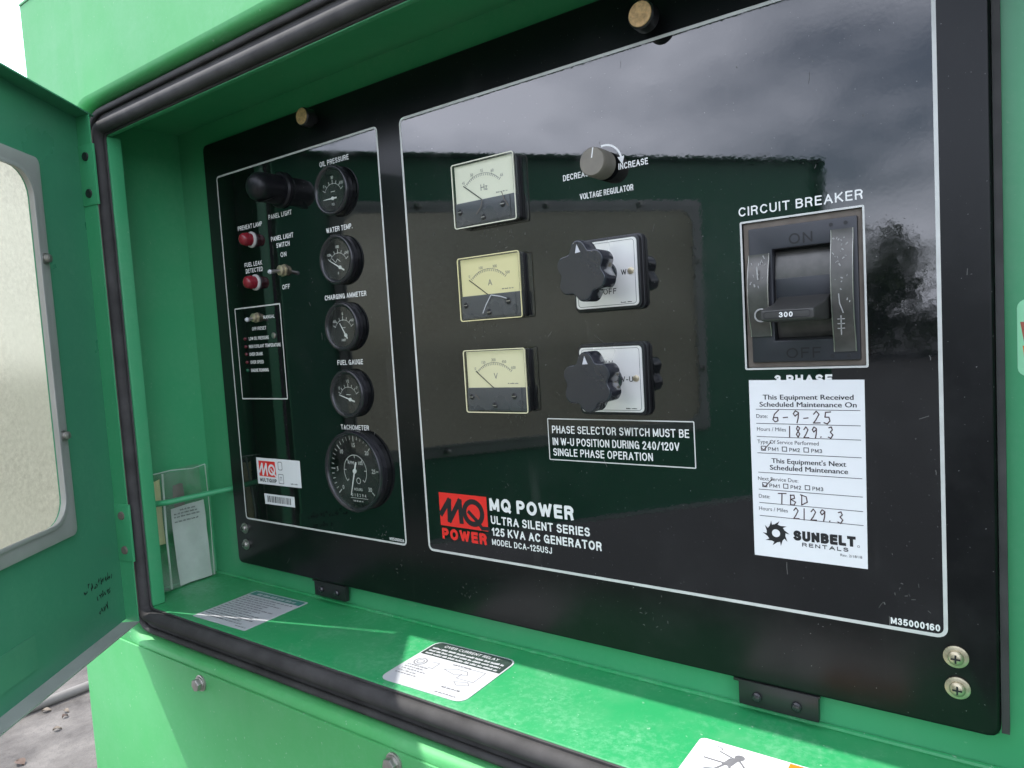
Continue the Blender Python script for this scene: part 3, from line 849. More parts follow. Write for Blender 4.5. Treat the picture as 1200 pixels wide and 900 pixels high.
# ================================================================== round gauges
def gauge(name, label, x, z, R, dep, pivot, ndl, marks):
    g = thing(name, label, 'gauge', x, 0, z, 'round gauges on the panel')
    part('barrel', MB().lathe(x, z, [(R - 1, -0.1), (R - 0.6, -dep * 0.45), (R - 1.6, -dep * 0.5)], 48), 'bezel', g)
    part('bezel', MB().lathe(x, z, [(R - 1.4, -dep * 0.5), (R, -dep * 0.62), (R - 0.2, -dep * 0.85), (R - 1.4, -dep), (R - 2.6, -dep), (R - 4.6, -dep * 0.86), (R - 5.0, -dep * 0.55)], 48, caps=False), 'bezel', g, smooth=50)
    part('dial', MB().lathe(x, z, [(R - 4.6, -dep * 0.45), (R - 4.6, -dep * 0.5)], 40), 'dial', g)
    y = -dep * 0.5 - 0.15
    mk = MB()
    marks(mk, x, z, R - 5, y)
    part('scale_print', mk, 'gauge_print', g, smooth=0)
    px, pz = x + pivot[0], z + pivot[1]
    a = math.radians(ndl[0]); Ln, back = ndl[1], ndl[2]
    dx, dz = math.cos(a), math.sin(a)
    w = ndl[3]
    nd = MB()
    nd.prism([(px + dx * Ln - dz * w * 0.35, pz + dz * Ln + dx * w * 0.35), (px + dx * Ln + dz * w * 0.35, pz + dz * Ln - dx * w * 0.35),
              (px - dx * back + dz * w, pz - dz * back - dx * w), (px - dx * back - dz * w, pz - dz * back + dx * w)], y - 0.9, y - 1.2)
    nd.lathe(px, pz, [(w * 2.2, y - 0.3), (w * 2.2, y - 1.5)], 16)
    part('needle', nd, 'white', g)
    part('glass', MB().flat([(x + (R - 4.7) * math.cos(2 * math.pi * i / 40), z + (R - 4.7) * math.sin(2 * math.pi * i / 40)) for i in range(40)], -dep * 0.83), 'gauge_glass', g)
    return g
def small_marks(kind):
    def fn(mk, x, z, R, y):
        px, pz = x + 0, z - 7
        for i in range(7):
            a = math.radians(150 - i * 20)
            r0, r1 = (13.5, 17.5) if i % 3 == 0 else (14.5, 17)
            mk.ribbon([(px + r0 * math.cos(a), pz + r0 * math.sin(a)), (px + r1 * math.cos(a), pz + r1 * math.sin(a))], 0.75, y)
        mk.arc(px, pz, 14, 150, 30, 0.5, y - 0.05, 14)
        lab = {'oil': ('0', '50', '100', 'PSI'), 'water': ('100', '180', '240', 'F'), 'amp': ('-60', '0', '+60', 'AMP'), 'fuel': ('E', '1/2', 'F', '')}[kind]
        for t, a in zip(lab[:3], (140, 90, 40)):
            q = math.radians(a)
            mk.text(t, 0, 0, pz + 20 * math.sin(q) - 1.2, 2.8, y, 0.02, mid=px + 20.5 * math.cos(q) * 0.86)
        if lab[3]:
            mk.text(lab[3], 0, 0, pz - 8, 2.6, y, 0.02, mid=px - 1)
        mk.ribbon([(px - 9, pz + 9), (px - 4, pz + 4.5), (px - 1, pz + 8), (px + 3, pz + 5)] if kind == 'water' else [(px - 3, pz + 6), (px + 3, pz + 6)], 0.6, y)
    return fn
gauge('oil_gauge', 'round black oil pressure gauge, topmost in the column of gauges', -567, 158.5, 25.5, 9, (0, -8), (180, 14, 6, 0.8), small_marks('oil'))
gauge('temperature_gauge', 'round black water temperature gauge, second from the top of the column', -567, 88.5, 25.5, 9, (3, -8), (152, 17, 7, 0.8), small_marks('water'))
gauge('ammeter_gauge', 'round black charging ammeter gauge, middle one of the column of five gauges', -567, 20, 25.5, 9, (4, -9), (122, 15, 4, 0.8), small_marks('amp'))
gauge('fuel_gauge', 'round black fuel gauge directly above the large tachometer', -567, -49.5, 25.5, 9, (3, -6), (163, 17, 7, 0.8), small_marks('fuel'))
def tach_marks(mk, x, z, R, y):
    for i in range(31):
        a = math.radians(222 - i * 264 / 30)
        major = i % 5 == 0
        r1 = R - 1.2
        r0 = r1 - (5.2 if major else 3.4)
        if i > 19 and not major:
            continue
        mk.ribbon([(x + r0 * math.cos(a), z + r0 * math.sin(a)), (x + r1 * math.cos(a), z + r1 * math.sin(a))], 1.1 if major else 0.8, y)
        if major:
            t = str(i)
            rr = r0 - 4.2
            mk.text(t, 0, 0, z + rr * math.sin(a) - 2, 4.2, y, 0.02, mid=x + rr * math.cos(a))
    mk.arc(x, z, 17, 220, -40, 0.8, y - 0.03, 40)
    for i in range(7):
        a = math.radians(220 - i * 260 / 6)
        mk.ribbon([(x + 14 * math.cos(a), z + 14 * math.sin(a)), (x + 17 * math.cos(a), z + 17 * math.sin(a))], 0.9, y)
    mk.text('RPM x 100', x - 10.5, x + 12, z + 7, 3.4, y, 0.02)
    mk.text('HOURS', x - 4, x + 9, z - 20.5, 2.8, y, 0.02)
    mk.arc(x + 4, z - 10, 3, 0, 360, 0.8, y, 14)
    for i in range(6):
        mk.text('018294'[i], 0, 0, z - 27, 3.2, y, 0.02, mid=x - 7 + i * 3.9)
    mk.ribbon([(x - 10, z - 28.6), (x + 16, z - 28.6)], 0.5, y)
    dashes(mk, x - 6, x + 9, z - 32.4, 1.8, y)
gauge('tachometer', 'large round tachometer with hour meter at the bottom of the gauge column', -564.5, -130.5, 43, 11, (0, 0), (253, 27, 10, 1.1), tach_marks)

# ================================================================== square panel meters
def meter(name, label, zc, unit, dial, nums, needle, crack):
    x0, x1 = -405, -338
    z0, z1 = zc - 27.8, zc + 27.8
    D = 10.5
    g = thing(name, label, 'meter', -371.5, 0, zc, 'square panel meters')
    part('case', MB().prism(rrect(x0 + 1, x1 - 1, z0 + 1, z1 - 1, 2), -0.1, -4.2), 'black', g, bevel=0.3)
    zs = z0 + 22
    part('dial_plate', MB().box(x0 + 1.4, x1 - 3.4, -7.4, -4.3, zs - 2, z1 - 1.5), dial, g)
    # lower mask with a shallow raised face
    mk = part('mask', MB().prism([(x0 + 1.6, z0 + 1.6), (x1 - 1.6, z0 + 1.6), (x1 - 1.6, zs), (x0 + 1.6, zs)], -4.3, -8.6).prism([(x0 + 1.6, z0 + 1.6), (x1 - 6.5, z0 + 3.5), (x1 - 6.5, zs - 0.6), (x0 + 1.6, zs - 0.6)], -8.7, -9.4), 'grey_mask', g, bevel=0.4)
    # clear cover: face, sides
    cv = MB().ring(rrect(x0, x1, z0, z1, 2.2, 3), rrect(x0 + 1.1, x1 - 1.1, z0 + 1.1, z1 - 1.1, 1.4, 3), -4.3, -D).flat(rrect(x0 + 1, x1 - 1, z0 + 1, z1 - 1, 1.4, 3), -D + 0.4)
    part('clear_cover', cv, 'glass', g, smooth=0)
    part('cover_edge', MB().ring(rrect(x0 - 0.1, x1 + 0.1, z0 - 0.1, z1 + 0.1, 2.3, 3), rrect(x0 + 0.7, x1 - 0.7, z0 + 0.7, z1 - 0.7, 1.6, 3), -D - 0.1, -D + 0.6), dial, g)
    px, pz = -373.5, zs - 4
    y = -7.55
    pr = MB()
    R = 26
    for i in range(21):
        a = math.radians(133 - i * 86 / 20)
        r1 = R + (2.4 if i % 5 == 0 else 1.4)
        pr.ribbon([(px + R * math.cos(a), pz + R * math.sin(a) * 0.92), (px + r1 * math.cos(a), pz + r1 * math.sin(a) * 0.92)], 0.5, y)
    pr.arc(px, pz, R, 133, 47, 0.35, y - 0.03, 18)
    for i, t in enumerate(nums):
        a = math.radians(133 - i * 86 / (len(nums) - 1))
        pr.text(t, 0, 0, pz + (R + 3.4) * math.sin(a) * 0.92, 2.4, y, 0.0, mid=px + (R + 4.5) * math.cos(a))
    dashes(pr, px + 14, px + 26, pz + 7, 1.0, y)
    part('scale_print', pr, 'greyink', g, smooth=0)
    part('unit_print', MB().text(unit, 0, 0, pz + 11.5, 5.2, y, 0.0, mid=px + 1.5), 'greyink', g, smooth=0)
    q = math.radians(needle)
    part('needle', MB().ribbon([(px, pz + 3), (px + 27 * math.cos(q), pz + 3 + 23 * math.sin(q))], 0.8, -8.2), 'ink', g, smooth=0)
    for sx, sz, r in ((x0 + 6.5, z0 + 14, 2.7), (x1 - 14, z0 + 14.5, 2.7), (-373, z0 + 6.5, 2.6)):
        s_ = part('cover_screw', MB().lathe(sx, sz, [(r, -9.0), (r, -9.9), (r - 0.7, -10.6), (0.7, -10.75)], 16), 'black', g)
        part('slot', MB().box(sx - r * 0.7, sx + r * 0.7, -10.9, -10.7, sz - 0.3, sz + 0.3), 'steel', s_)
    if crack:
        mb = MB()
        for c_ in crack:
            mb.ribbon([(px + a, pz + b_) for a, b_ in c_], 0.8, -D - 0.15)
        part('crack', mb, 'dirt' if unit != 'A' else 'label', g, smooth=0)
    return g
meter('frequency_meter', 'square hertz meter with ivory dial, top one of three beside the regulator knob', 124.3, 'Hz', 'dial_white', ('45', '50', '55', '60', '65'), 139, [[(1, 3), (-1, -3), (-6, -8)], [(22, 6), (24, 0), (28, -6)]])
meter('ampere_meter', 'square ampere meter with a yellowed dial and cracked cover, middle one of three', 43, 'A', 'dial_yellow', ('0', '100', '300', '500'), 140, [[(4, 3), (-2, -5), (-6, -12)], [(4, 3), (14, 1), (20, -1)]])
meter('volt_meter', 'square volt meter with cream dial, bottom one of three above the red emblem', -38.3, 'V', 'dial_cream', ('0', '150', '300', '450', '600'), 137, [[(-20, -2), (-16, -6)]])

# ================================================================== voltage regulator knob
kx, kz = -259.5, 126.5
kb = thing('regulator_knob', 'weathered grey round voltage regulator knob with a white pointer line', 'knob', kx, 0, kz)
part('knob_body', MB().lathe(kx, kz, [(6, -0.1), (6, -2.5), (11, -3), (11, -16), (10.7, -20), (10.0, -21)], 40), 'grey_knob', kb)
part('pointer_line', MB().ribbon([(kx + 1.6, kz + 9.6), (kx + 0.2, kz + 3.0)], 0.9, -21.15), 'white', kb, smooth=0)

# ================================================================== selector switches
def selector(name, label, zc, tip, words):
    xc = -259.5
    g = thing(name, label, 'switch', xc, 0, zc, 'rotary selector switches')
    part('base', MB().prism(rrect(xc - 30, xc + 30, zc - 28.5, zc + 28.5, 4), -0.1, -3.6).prism(rrect(xc - 29, xc + 29, zc - 27.5, zc + 27.5, 4), -4.4, -7.6), 'black', g, bevel=0.7)
    part('base_seam', MB().prism(rrect(xc - 28, xc + 28, zc - 26.6, zc + 26.6, 4), -3.6, -4.5), 'bezel', g)
    part('face_plate', MB().prism(rrect(xc - 27, xc + 27, zc - 25.5, zc + 25.5, 3), -7.6, -8.3), 'silver', g)
    part('plate_line', MB().flatring(rrect(xc - 25.2, xc + 25.2, zc - 24.2, zc + 24.2, 2.4), rrect(xc - 24.8, xc + 24.8, zc - 23.8, zc + 23.8, 2.0), -8.42), 'greyink', g, smooth=0)
    pr = MB()
    for t, x0, x1, z in words:
        pr.caps(t, x0, x1, z, 4.2, -8.45, 0.15)
    dashes(pr, xc + 12, xc + 22, zc - 23, 0.9, -8.45)
    part('position_print', pr, 'ink', g, smooth=0)
    part('plate_screw', MB().lathe(xc + 21.6, zc + 0.6, [(2.6, -8.3), (2.4, -9.4), (1.2, -9.9)], 16), 'zinc', g)
    part('shaft', MB().lathe(xc, zc, [(10, -8.3), (9.5, -11), (6.2, -13), (6.2, -30)], 28), 'knob', g, smooth=50)
    pts = []
    N = 144
    for i in range(N):
        a = 2 * math.pi * i / N
        t = math.radians(tip)
        d = (a - t + math.pi) % (2 * math.pi) - math.pi
        r = 21.4 - 4.2 * (0.5 - 0.5 * math.cos(6 * d)) ** 1.5
        if abs(d) < math.pi / 6:
            r += 2.4 * (0.5 + 0.5 * math.cos(6 * d))
        pts.append((xc + r * math.cos(a), zc + r * math.sin(a)))
    kn = MB()
    lay = [(0.80, -28.5), (0.97, -29.5), (1.0, -30.5), (1.0, -44.6), (0.992, -45.6), (0.972, -46.3), (0.945, -46.5), (0.93, -46.52), (0.60, -46.52), (0.05, -46.52)]
    v = [(xc + (x - xc) * k_, y, zc + (z - zc) * k_) for k_, y in lay for x, z in pts]
    f = [(k_ * N + i, k_ * N + (i + 1) % N, (k_ + 1) * N + (i + 1) % N, (k_ + 1) * N + i) for k_ in range(len(lay) - 1) for i in range(N)]
    f += [tuple(range(N)), tuple(range(len(lay) * N - 1, (len(lay) - 1) * N - 1, -1))]
    kn.add(v, f)
    kp = part('knob', kn, 'knob', g, smooth=28)
    t = math.radians(tip)
    dx, dz = math.cos(t), math.sin(t)
    tri = [(xc + dx * 20.5, zc + dz * 20.5), (xc + dx * 14.5 - dz * 2.2, zc + dz * 14.5 + dx * 2.2), (xc + dx * 14.5 + dz * 2.2, zc + dz * 14.5 - dx * 2.2)]
    part('pointer', MB().prism(tri, -46.45, -46.8), 'label', kp)
    return g
selector('upper_selector_switch', 'rotary selector switch with black lobed knob below the voltage regulator', 43, 96,
         [('W', -246.2, -241.6, 41), ('OFF', -262, -250.8, 27.4)])
selector('lower_selector_switch', 'rotary selector switch with black lobed knob above the phase selector notice', -38.6, 92,
         [('U-W', -272, -257, -28), ('W-U', -252, -240.6, -40.6), ('OFF', -268, -254.2, -53.4)])

# ================================================================== circuit breaker
cb = thing('circuit_breaker', 'charcoal moulded circuit breaker set in the panel with its lever down', 'breaker', -118, 0, 17)
part('backing', MB().ring([(-80.6, 67.2), (-155.6, 67.2), (-155.6, -32.4), (-80.6, -32.4)], [(-84, 62.4), (-151.4, 62.4), (-151.4, -28.4), (-84, -28.4)], 1.6, 4), 'dirt', cb)
bx0, bx1, bz0, bz1 = -152, -83.2, -29, 63
wx0, wx1, wz0, wz1 = -136.2, -99.3, -14.2, 47.5
mb = MB().ring(rrect(bx0, bx1, bz0, bz1, 4, 1)[0:0] or [(bx1, bz1 - 0), (bx0, bz1), (bx0, bz0), (bx1, bz0)], [(wx1, wz1), (wx0, wz1), (wx0, wz0), (wx1, wz0)], 9.4, -0.8)
part('housing', mb, 'breaker', cb, bevel=1.2)
pts = []
mb = MB()
prof_ = []
for i in range(11):
    a = math.radians(-62 + 124 * i / 10)
    prof_.append((9.0 - 7.5 * math.cos(a) + 1.5, (wz0 + wz1) / 2 + 33 * math.sin(a)))
for x in (wx0 + 0.4, wx1 - 0.4):
    mb.v += [(x, y, z) for y, z in prof_]
k = len(prof_)
mb.f += [(i, i + 1, k + i + 1, k + i) for i in range(k - 1)]
part('shield', mb, 'strap', cb)
part('shield_step', MB().box(wx0 + 1, wx1 - 1, 1.2, 6, 14.5, 27.5), 'breaker', cb, bevel=0.5)
part('cavity_back', MB().box(wx0 - 2, wx1 + 2, 10.6, 11.6, wz0 - 4, wz1 + 4), 'ink', cb)
# lever: wide root tapering to a flat tip
hxa, hxb = -134.0, -100.2
lv = [(hxa, 6, -1.5), (hxb, 6, -1.5), (hxb, 6, 16.5), (hxa, 6, 16.5),
      (hxa + 0.5, -14, -1.8), (hxb - 0.5, -14, -1.8), (hxb - 0.5, -14, 10.5), (hxa + 0.5, -14, 10.5),
      (hxa + 0.8, -44, -0.4), (hxb - 0.8, -44, -0.4), (hxb - 0.8, -44, 6.2), (hxa + 0.8, -44, 6.2)]
lf = [(0, 3, 2, 1), (8, 9, 10, 11)] + [(a + o_, b_ + o_, b_ + 4 + o_, a + 4 + o_) for o_ in (0, 4) for a, b_ in ((0, 1), (1, 2), (2, 3), (3, 0))]
hd = part('lever', MB().add(lv, lf), 'handle', cb, bevel=1.4, seg=3)
part('lever_rating', MB().caps('300', -121.6, -113.4, 1.3, 3.2, -44.2, 0.2), 'white', hd, smooth=0)
part('lever_groove', MB().flatring(rrect(hxa + 3, hxb - 3, 0.8, 5.2, 1.6), rrect(hxa + 3.4, hxb - 3.4, 1.2, 4.8, 1.2), -44.15), 'emboss', hd, smooth=0)
def strip(x0, x1, z0, z1, bulge, name, label):
    mb = MB()
    N = 14
    for x in (x0, x1):
        for dy in (0, 1.2):
            for i in range(N + 1):
                t = i / N
                mb.v.append((x, -1.0 - bulge * math.sin(math.pi * min(1, max(0, (t - 0.08) / 0.84))) ** 0.8 + dy - (0.9 if dy == 0 else 0), z0 + (z1 - z0) * t))
    q = N + 1
    for i in range(N):
        mb.f += [(i, i + 1, 2 * q + i + 1, 2 * q + i), (q + i, 3 * q + i, 3 * q + i + 1, q + i + 1),
                 (i, q + i, q + i + 1, i + 1), (2 * q + i, 2 * q + i + 1, 3 * q + i + 1, 3 * q + i)]
    mb.f += [(0, 2 * q, 3 * q, q), (N, q + N, 3 * q + N, 2 * q + N)]
    sp = part(name, mb, 'strap', cb, smooth=40, label=label)
    for x in (x0 + 0.2, x1 - 0.2):
        pts = []
        for i in range(N + 1):
            t = i / N
            pts.append((x, -1.95 - bulge * math.sin(math.pi * min(1, max(0, (t - 0.08) / 0.84))) ** 0.8, z0 + (z1 - z0) * t))
        part('worn_edge', MB().tube(pts, 0.32, 6), 'steel', sp)  # thin pale steel line along each strip edge
    return sp
s1 = strip(-152, -138, -11, 45.2, 5.5, 'guard_strip', 'short worn metal strip left of the lever')
s2 = strip(-98.8, -85.4, -23.2, 55.4, 5.5, 'guard_strip', 'long worn metal strip right of the lever')
wr = MB()
for _ in range(26):
    x = random.uniform(-97, -87.5); z = random.choice((random.uniform(44, 52), random.uniform(30, 44), random.uniform(8, 40)))
    t = (z + 23.2) / 78.6
    y = -2.1 - 5.5 * math.sin(math.pi * min(1, max(0, (t - 0.08) / 0.84))) ** 0.8
    a = random.uniform(0.3, 1.1)
    wr.ribbon([(x, z), (x + random.uniform(-1, 1), z + a)], random.uniform(0.3, 0.9), y)
y = -7.7
wr.ribbon([(-94, 14), (-93.6, 8), (-91.6, 2)], 0.7, y)
wr.ribbon([(-93, 0), (-93, -12)], 0.7, y)
for dz in (-2, -5, -8):
    wr.ribbon([(-95, dz), (-91, dz)], 0.6, y)
part('worn_print', wr, 'worn', s2, smooth=0)
wr = MB()
for _ in range(14):
    x = random.uniform(-150, -140); z = random.uniform(22, 42)
    t = (z + 11) / 56.2
    y = -2.2 - 5.5 * math.sin(math.pi * min(1, max(0, (t - 0.08) / 0.84))) ** 0.8
    wr.ribbon([(x, z), (x + random.uniform(-1.2, 1.2), z + random.uniform(0.5, 2.0))], random.uniform(0.3, 0.8), y)
wr.arc(-143, 3.6, 4.2, 70, 290, 1.1, -7.9, 14)
wr.ribbon([(-145, 36), (-144.5, 28)], 1.0, -7.2)
part('worn_print', wr, 'worn', s1, smooth=0)
part('embossed_letters', MB().caps('ON', -125, -110.2, 49.6, 7.0, -1.0, 0.13), 'emboss', cb, smooth=0)
part('embossed_letters', MB().caps('OFF', -129, -107, -26.6, 7.0, -1.0, 0.13), 'emboss', cb, smooth=0)
for hx_, hz_ in ((-98.7, 59.0), (-90, 59.2), (-100, -26), (-90, -26)):
    part('pin_hole', MB().lathe(hx_, hz_, [(1.3, -0.85), (1.3, -1.0)], 12), 'ink', cb)

# ================================================================== lamp, indicator lamps, toggles
lx, lz = -655, 174
pl = thing('panel_light', 'black hooded cylinder panel light at the top left of the panel', 'lamp', lx, 0, lz)
part('flange', MB().lathe(lx, lz, [(19.5, -0.1), (19.5, -3), (18, -5)], 40), 'hood', pl)
part('hood', MB().lathe(lx, lz, [(15.5, -5), (15.5, -28), (14.2, -33.5), (11.2, -37), (6.5, -39.2), (1, -39.6)], 40), 'hood', pl, smooth=50)
mb = MB()
for i in range(9):
    a = math.radians(225 + 90 * i / 8)
    mb.v += [(lx + 15.9 * math.cos(a), -18 - 9 * math.sin(math.pi * i / 8), lz + 15.9 * math.sin(a)), (lx + 16.9 * math.cos(a), -20 - 13 * math.sin(math.pi * i / 8), lz + 16.9 * math.sin(a))]
mb.f += [(2 * i, 2 * i + 1, 2 * i + 3, 2 * i + 2) for i in range(8)]
part('hood_lip', mb, 'hood', pl)
for nm, lb, x, z in (('preheat_lamp', 'red indicator lamp below the preheat lamp lettering', -716, 128.2), ('fuel_leak_lamp', 'red indicator lamp below the fuel leak detected lettering', -715, 79.3)):
    g = thing(nm, lb, 'indicator lamp', x, 0, z, 'red indicator lamps')
    part('ring', MB().lathe(x, z, [(9.2, -0.1), (9.2, -1.6), (7.6, -2.6)], 28), 'lamp_ring', g)
    part('lens', MB().lathe(x, z, [(7.2, -2.4), (7.2, -10), (6.6, -13), (4, -15), (1, -15.6)], 28), 'red_lens', g, smooth=50)
    part('lens_step', MB().lathe(x, z, [(7.7, -6), (7.7, -7)], 28), 'red_lens', g)
def toggle(name, label, x, z, ln, r):
    g = thing(name, label, 'switch', x, 0, z, 'small toggle switches')
    hx = [(x + r * math.cos(math.radians(60 * i + 8)), z + r * math.sin(math.radians(60 * i + 8))) for i in range(6)]
    part('nut', MB().prism(hx, -0.1, -2.2), 'zinc', g, bevel=0.3)
    part('bushing', MB().lathe(x, z, [(r * 0.78, -2.2), (r * 0.78, -6), (r * 0.6, -6.6)], 20), 'zinc', g)
    part('lever', MB().tube([(x, -4, z), (x - 0.4, -ln * 0.6, z - 1.0), (x - 0.8, -ln, z - 2)], 1.7, 12, 1.35), 'steel', g, smooth=60)
    part('lever_tip', MB().lathe(x - 0.8, z - 2, [(2.3, -ln), (2.6, -ln - 1.5), (1.6, -ln - 3), (0.5, -ln - 3.4)], 14), 'label', g)
toggle('panel_light_switch', 'small metal toggle switch between the ON and OFF lettering', -662, 87.5, 17, 7.2)
toggle('mode_switch', 'small metal toggle switch at the top of the white outlined box', -718.5, 39, 12, 6.2)

# ================================================================== stickers on the panel
ms = thing('maintenance_sticker', 'white maintenance sticker with handwritten dates below the circuit breaker', 'sticker', -118.5, 0, -104)
part('sheet', MB().prism([(-155.3, -41.2), (-81.6, -41.8), (-82.6, -166.4), (-155.8, -166.4)], -0.2, -0.5), 'sticker', ms, smooth=0)
SY = -0.62
pr = MB()
def T(t, x0, x1, z, cap, bold):
    pr.text(t, x0, x1, z, cap, SY, 0.0)
    if bold:                                    # heavier print: a second impression a hair to the side
        pr.text(t, x0 + 0.22, x1 + 0.22, z + 0.04, cap, SY - 0.01, 0.0)
T('This Equipment Received', -146.1, -88.4, -54.8, 3.3, 0.012)
T('Scheduled Maintenance On', -148.5, -86.7, -59.8, 3.3, 0.012)
T('Date:', -151, -143.2, -67.7, 2.6, 0.0)
T('Hours / Miles', -150.8, -131.2, -76.8, 2.6, 0.0)
T('Type Of Service Performed', -150.9, -110.4, -85.7, 2.6, 0.0)
T("This Equipment's Next", -141.7, -94, -99.2, 3.3, 0.012)
T('Scheduled Maintenance', -143, -93, -104, 3.3, 0.012)
T('Next Service Due:', -151.4, -124.3, -111.9, 2.6, 0.0)
T('Date:', -151.3, -143.6, -124.5, 2.6, 0.0)
T('Hours / Miles', -151.5, -131.9, -133.4, 2.6, 0.0)
for zz in (-90.7, -116.6):
    for i, t in enumerate(('PM1', 'PM2', 'PM3')):
        x = -148.6 + 14.2 * i
        pr.caps(t, x + 4.9, x + 11.8, zz, 2.6, SY, 0.15)
        pr.flatring([(x + 3.4, zz + 3.3), (x, zz + 3.3), (x, zz - 0.1), (x + 3.4, zz - 0.1)], [(x + 2.9, zz + 2.8), (x + 0.5, zz + 2.8), (x + 0.5, zz + 0.4), (x + 2.9, zz + 0.4)], SY)
for zz in (-61.6, -71.6, -80.9, -92.5, -106.3, -118.4, -128, -137.3):
    pr.ribbon([(-151, zz), (-84.6, zz - 0.2)], 0.4, SY)
T('Rev. 2/18/18', -99, -85.8, -159.8, 1.7, 0.0)
pr.caps('SUNBELT', -128.7, -89.4, -152.5, 7.0, SY, 0.29)
pr.caps('RENTALS', -123.2, -94, -156.3, 2.7, SY, 0.2)
pr.arc(-87.8, -151.9, 0.7, 0, 360, 0.25, SY, 10)
part('print', pr, 'ink', ms, smooth=0)
sg = MB()
gx, gz = -140.4, -149
sg.arc(gx, gz, 4.6, 0, 360, 3.6, SY, 24)
for i in range(10):
    a = math.radians(36 * i + 8)
    b_ = a + math.radians(40)
    c_ = a + math.radians(26)
    sg.flat([(gx + 5.6 * math.cos(a), gz + 5.6 * math.sin(a)), (gx + 9.2 * math.cos(a - 0.12), gz + 9.2 * math.sin(a - 0.12)), (gx + 5.6 * math.cos(b_), gz + 5.6 * math.sin(b_))], SY - 0.02)
part('sun_emblem', sg, 'ink', ms, smooth=0)
hw = MB()
STROKES = {
    '6': [[(0.75, 1.0), (0.25, 0.65), (0.05, 0.2), (0.3, 0.0), (0.65, 0.1), (0.6, 0.38), (0.15, 0.35)]],
    '9': [[(0.7, 0.85), (0.35, 1.0), (0.1, 0.75), (0.3, 0.55), (0.7, 0.8), (0.65, 0.4), (0.5, 0.0)]],
    '2': [[(0.05, 0.75), (0.35, 1.0), (0.65, 0.75), (0.3, 0.3), (0.0, 0.02), (0.75, 0.05)]],
    '5': [[(0.75, 0.98), (0.2, 0.95), (0.12, 0.55), (0.55, 0.55), (0.65, 0.25), (0.35, 0.0), (0.0, 0.1)]],
    '1': [[(0.3, 1.0), (0.25, 0.0)]],
    '8': [[(0.6, 0.85), (0.3, 1.0), (0.15, 0.75), (0.6, 0.3), (0.35, 0.0), (0.1, 0.25), (0.6, 0.8)]],
    '3': [[(0.1, 0.92), (0.45, 1.0), (0.6, 0.75), (0.3, 0.55), (0.65, 0.3), (0.35, 0.0), (0.0, 0.1)]],
    '.': [[(0.1, 0.02), (0.16, 0.08)]], '-': [[(0.1, 0.42), (0.6, 0.46)]],
    'T': [[(0.0, 0.95), (0.85, 1.0)], [(0.4, 0.97), (0.35, 0.0)]],
    'B': [[(0.15, 0.95), (0.1, 0.0)], [(0.1, 0.9), (0.5, 0.95), (0.55, 0.65), (0.15, 0.52), (0.65, 0.3), (0.5, 0.02), (0.1, 0.02)]],
    'D': [[(0.15, 0.95), (0.1, 0.0)], [(0.0, 0.95), (0.6, 0.8), (0.7, 0.3), (0.1, 0.0)]]}
def hand(t, x0, x1, z, h):
    adv = (x1 - x0) / len(t)
    for i, ch in enumerate(t):
        dz = random.uniform(-0.4, 0.4)
        for st in STROKES[ch]:
            hw.ribbon([(x0 + adv * (i + 0.08 + 0.85 * a), z + dz + h * b_) for a, b_ in st], 0.72, SY - 0.03)
hand('6-9-25', -140.5, -100.5, -70.6, 8.2)
hand('1829.3', -130.5, -99.5, -80.6, 7.6)
hand('TBD', -138.5, -116.5, -127.6, 7.4)
hand('2129.3', -128.6, -94.8, -137.2, 7.8)
for dz in (0, -26):
    hw.ribbon([(-148.4, -88.6 + dz), (-146.8, -90.4 + dz), (-141.5, -84.4 + dz)], 0.6, SY - 0.05)
part('handwriting', hw, 'pen', ms, smooth=0)

st = thing('maker_sticker', 'white sticker with a red emblem near the lower left of the panel', 'sticker', -703, 0, -142)
part('sheet', MB().prism([(-743.6, -126), (-662, -126), (-662.4, -157.2), (-743.8, -157.6)], -0.2, -0.45), 'sticker', st, smooth=0)
part('red_square', MB().flat([(-739.5, -129.5), (-708, -129.5), (-706.5, -148), (-739.5, -148)], -0.55), 'red', st, smooth=0)
mb = MB().ribbon([(-738.5, -143), (-733, -133), (-732, -146), (-725, -133), (-724, -146)], 2.6, -0.62)
mb.arc(-714.8, -139.5, 5.4, 0, 360, 2.6, -0.66, 20).ribbon([(-716, -138.5), (-712, -143), (-707, -147)], 2.0, -0.7)
part('emblem_strokes', mb, 'sticker', st, smooth=0)
part('lettering', MB().caps('MULTIQUIP', -739, -707, -154.6, 4.4, -0.55, 0.22), 'ink', st, smooth=0)
mb = MB()
mb.flatring(rrect(-702.5, -694.5, -139, -129, 2), rrect(-701.7, -695.3, -138.2, -129.8, 1.6), -0.55)
mb.flatring(rrect(-703, -693.5, -155, -143.5, 1), rrect(-702.2, -694.3, -154.2, -144.3, 0.8), -0.55)
mb.ribbon([(-700, -151), (-700, -147), (-697, -147), (-697, -151)], 0.7, -0.58)
part('pictograms', mb, 'greyink', st, smooth=0)
mb = MB()
dashes(mb, -681, -668, -154.4, 1.6, -0.55)
part('small_print', mb, 'greyink', st, smooth=0)
bs = thing('barcode_sticker', 'small white barcode sticker beneath the sticker with the red emblem', 'sticker', -705, 0, -176)
part('sheet', MB().prism([(-733.6, -169), (-677, -168.6), (-677, -180.8), (-733, -181.4)], -0.2, -0.4), 'sticker', bs, smooth=0)
mb = MB()
x = -728
while x < -684:
    w = random.choice((0.6, 0.9, 1.4, 2.0))
    mb.flat([(x, -171), (x + w, -171), (x + w, -178.6), (x, -178.6)], -0.5)
    x += w + random.choice((0.6, 0.9, 1.3))
part('bars', mb, 'ink', bs, smooth=0)

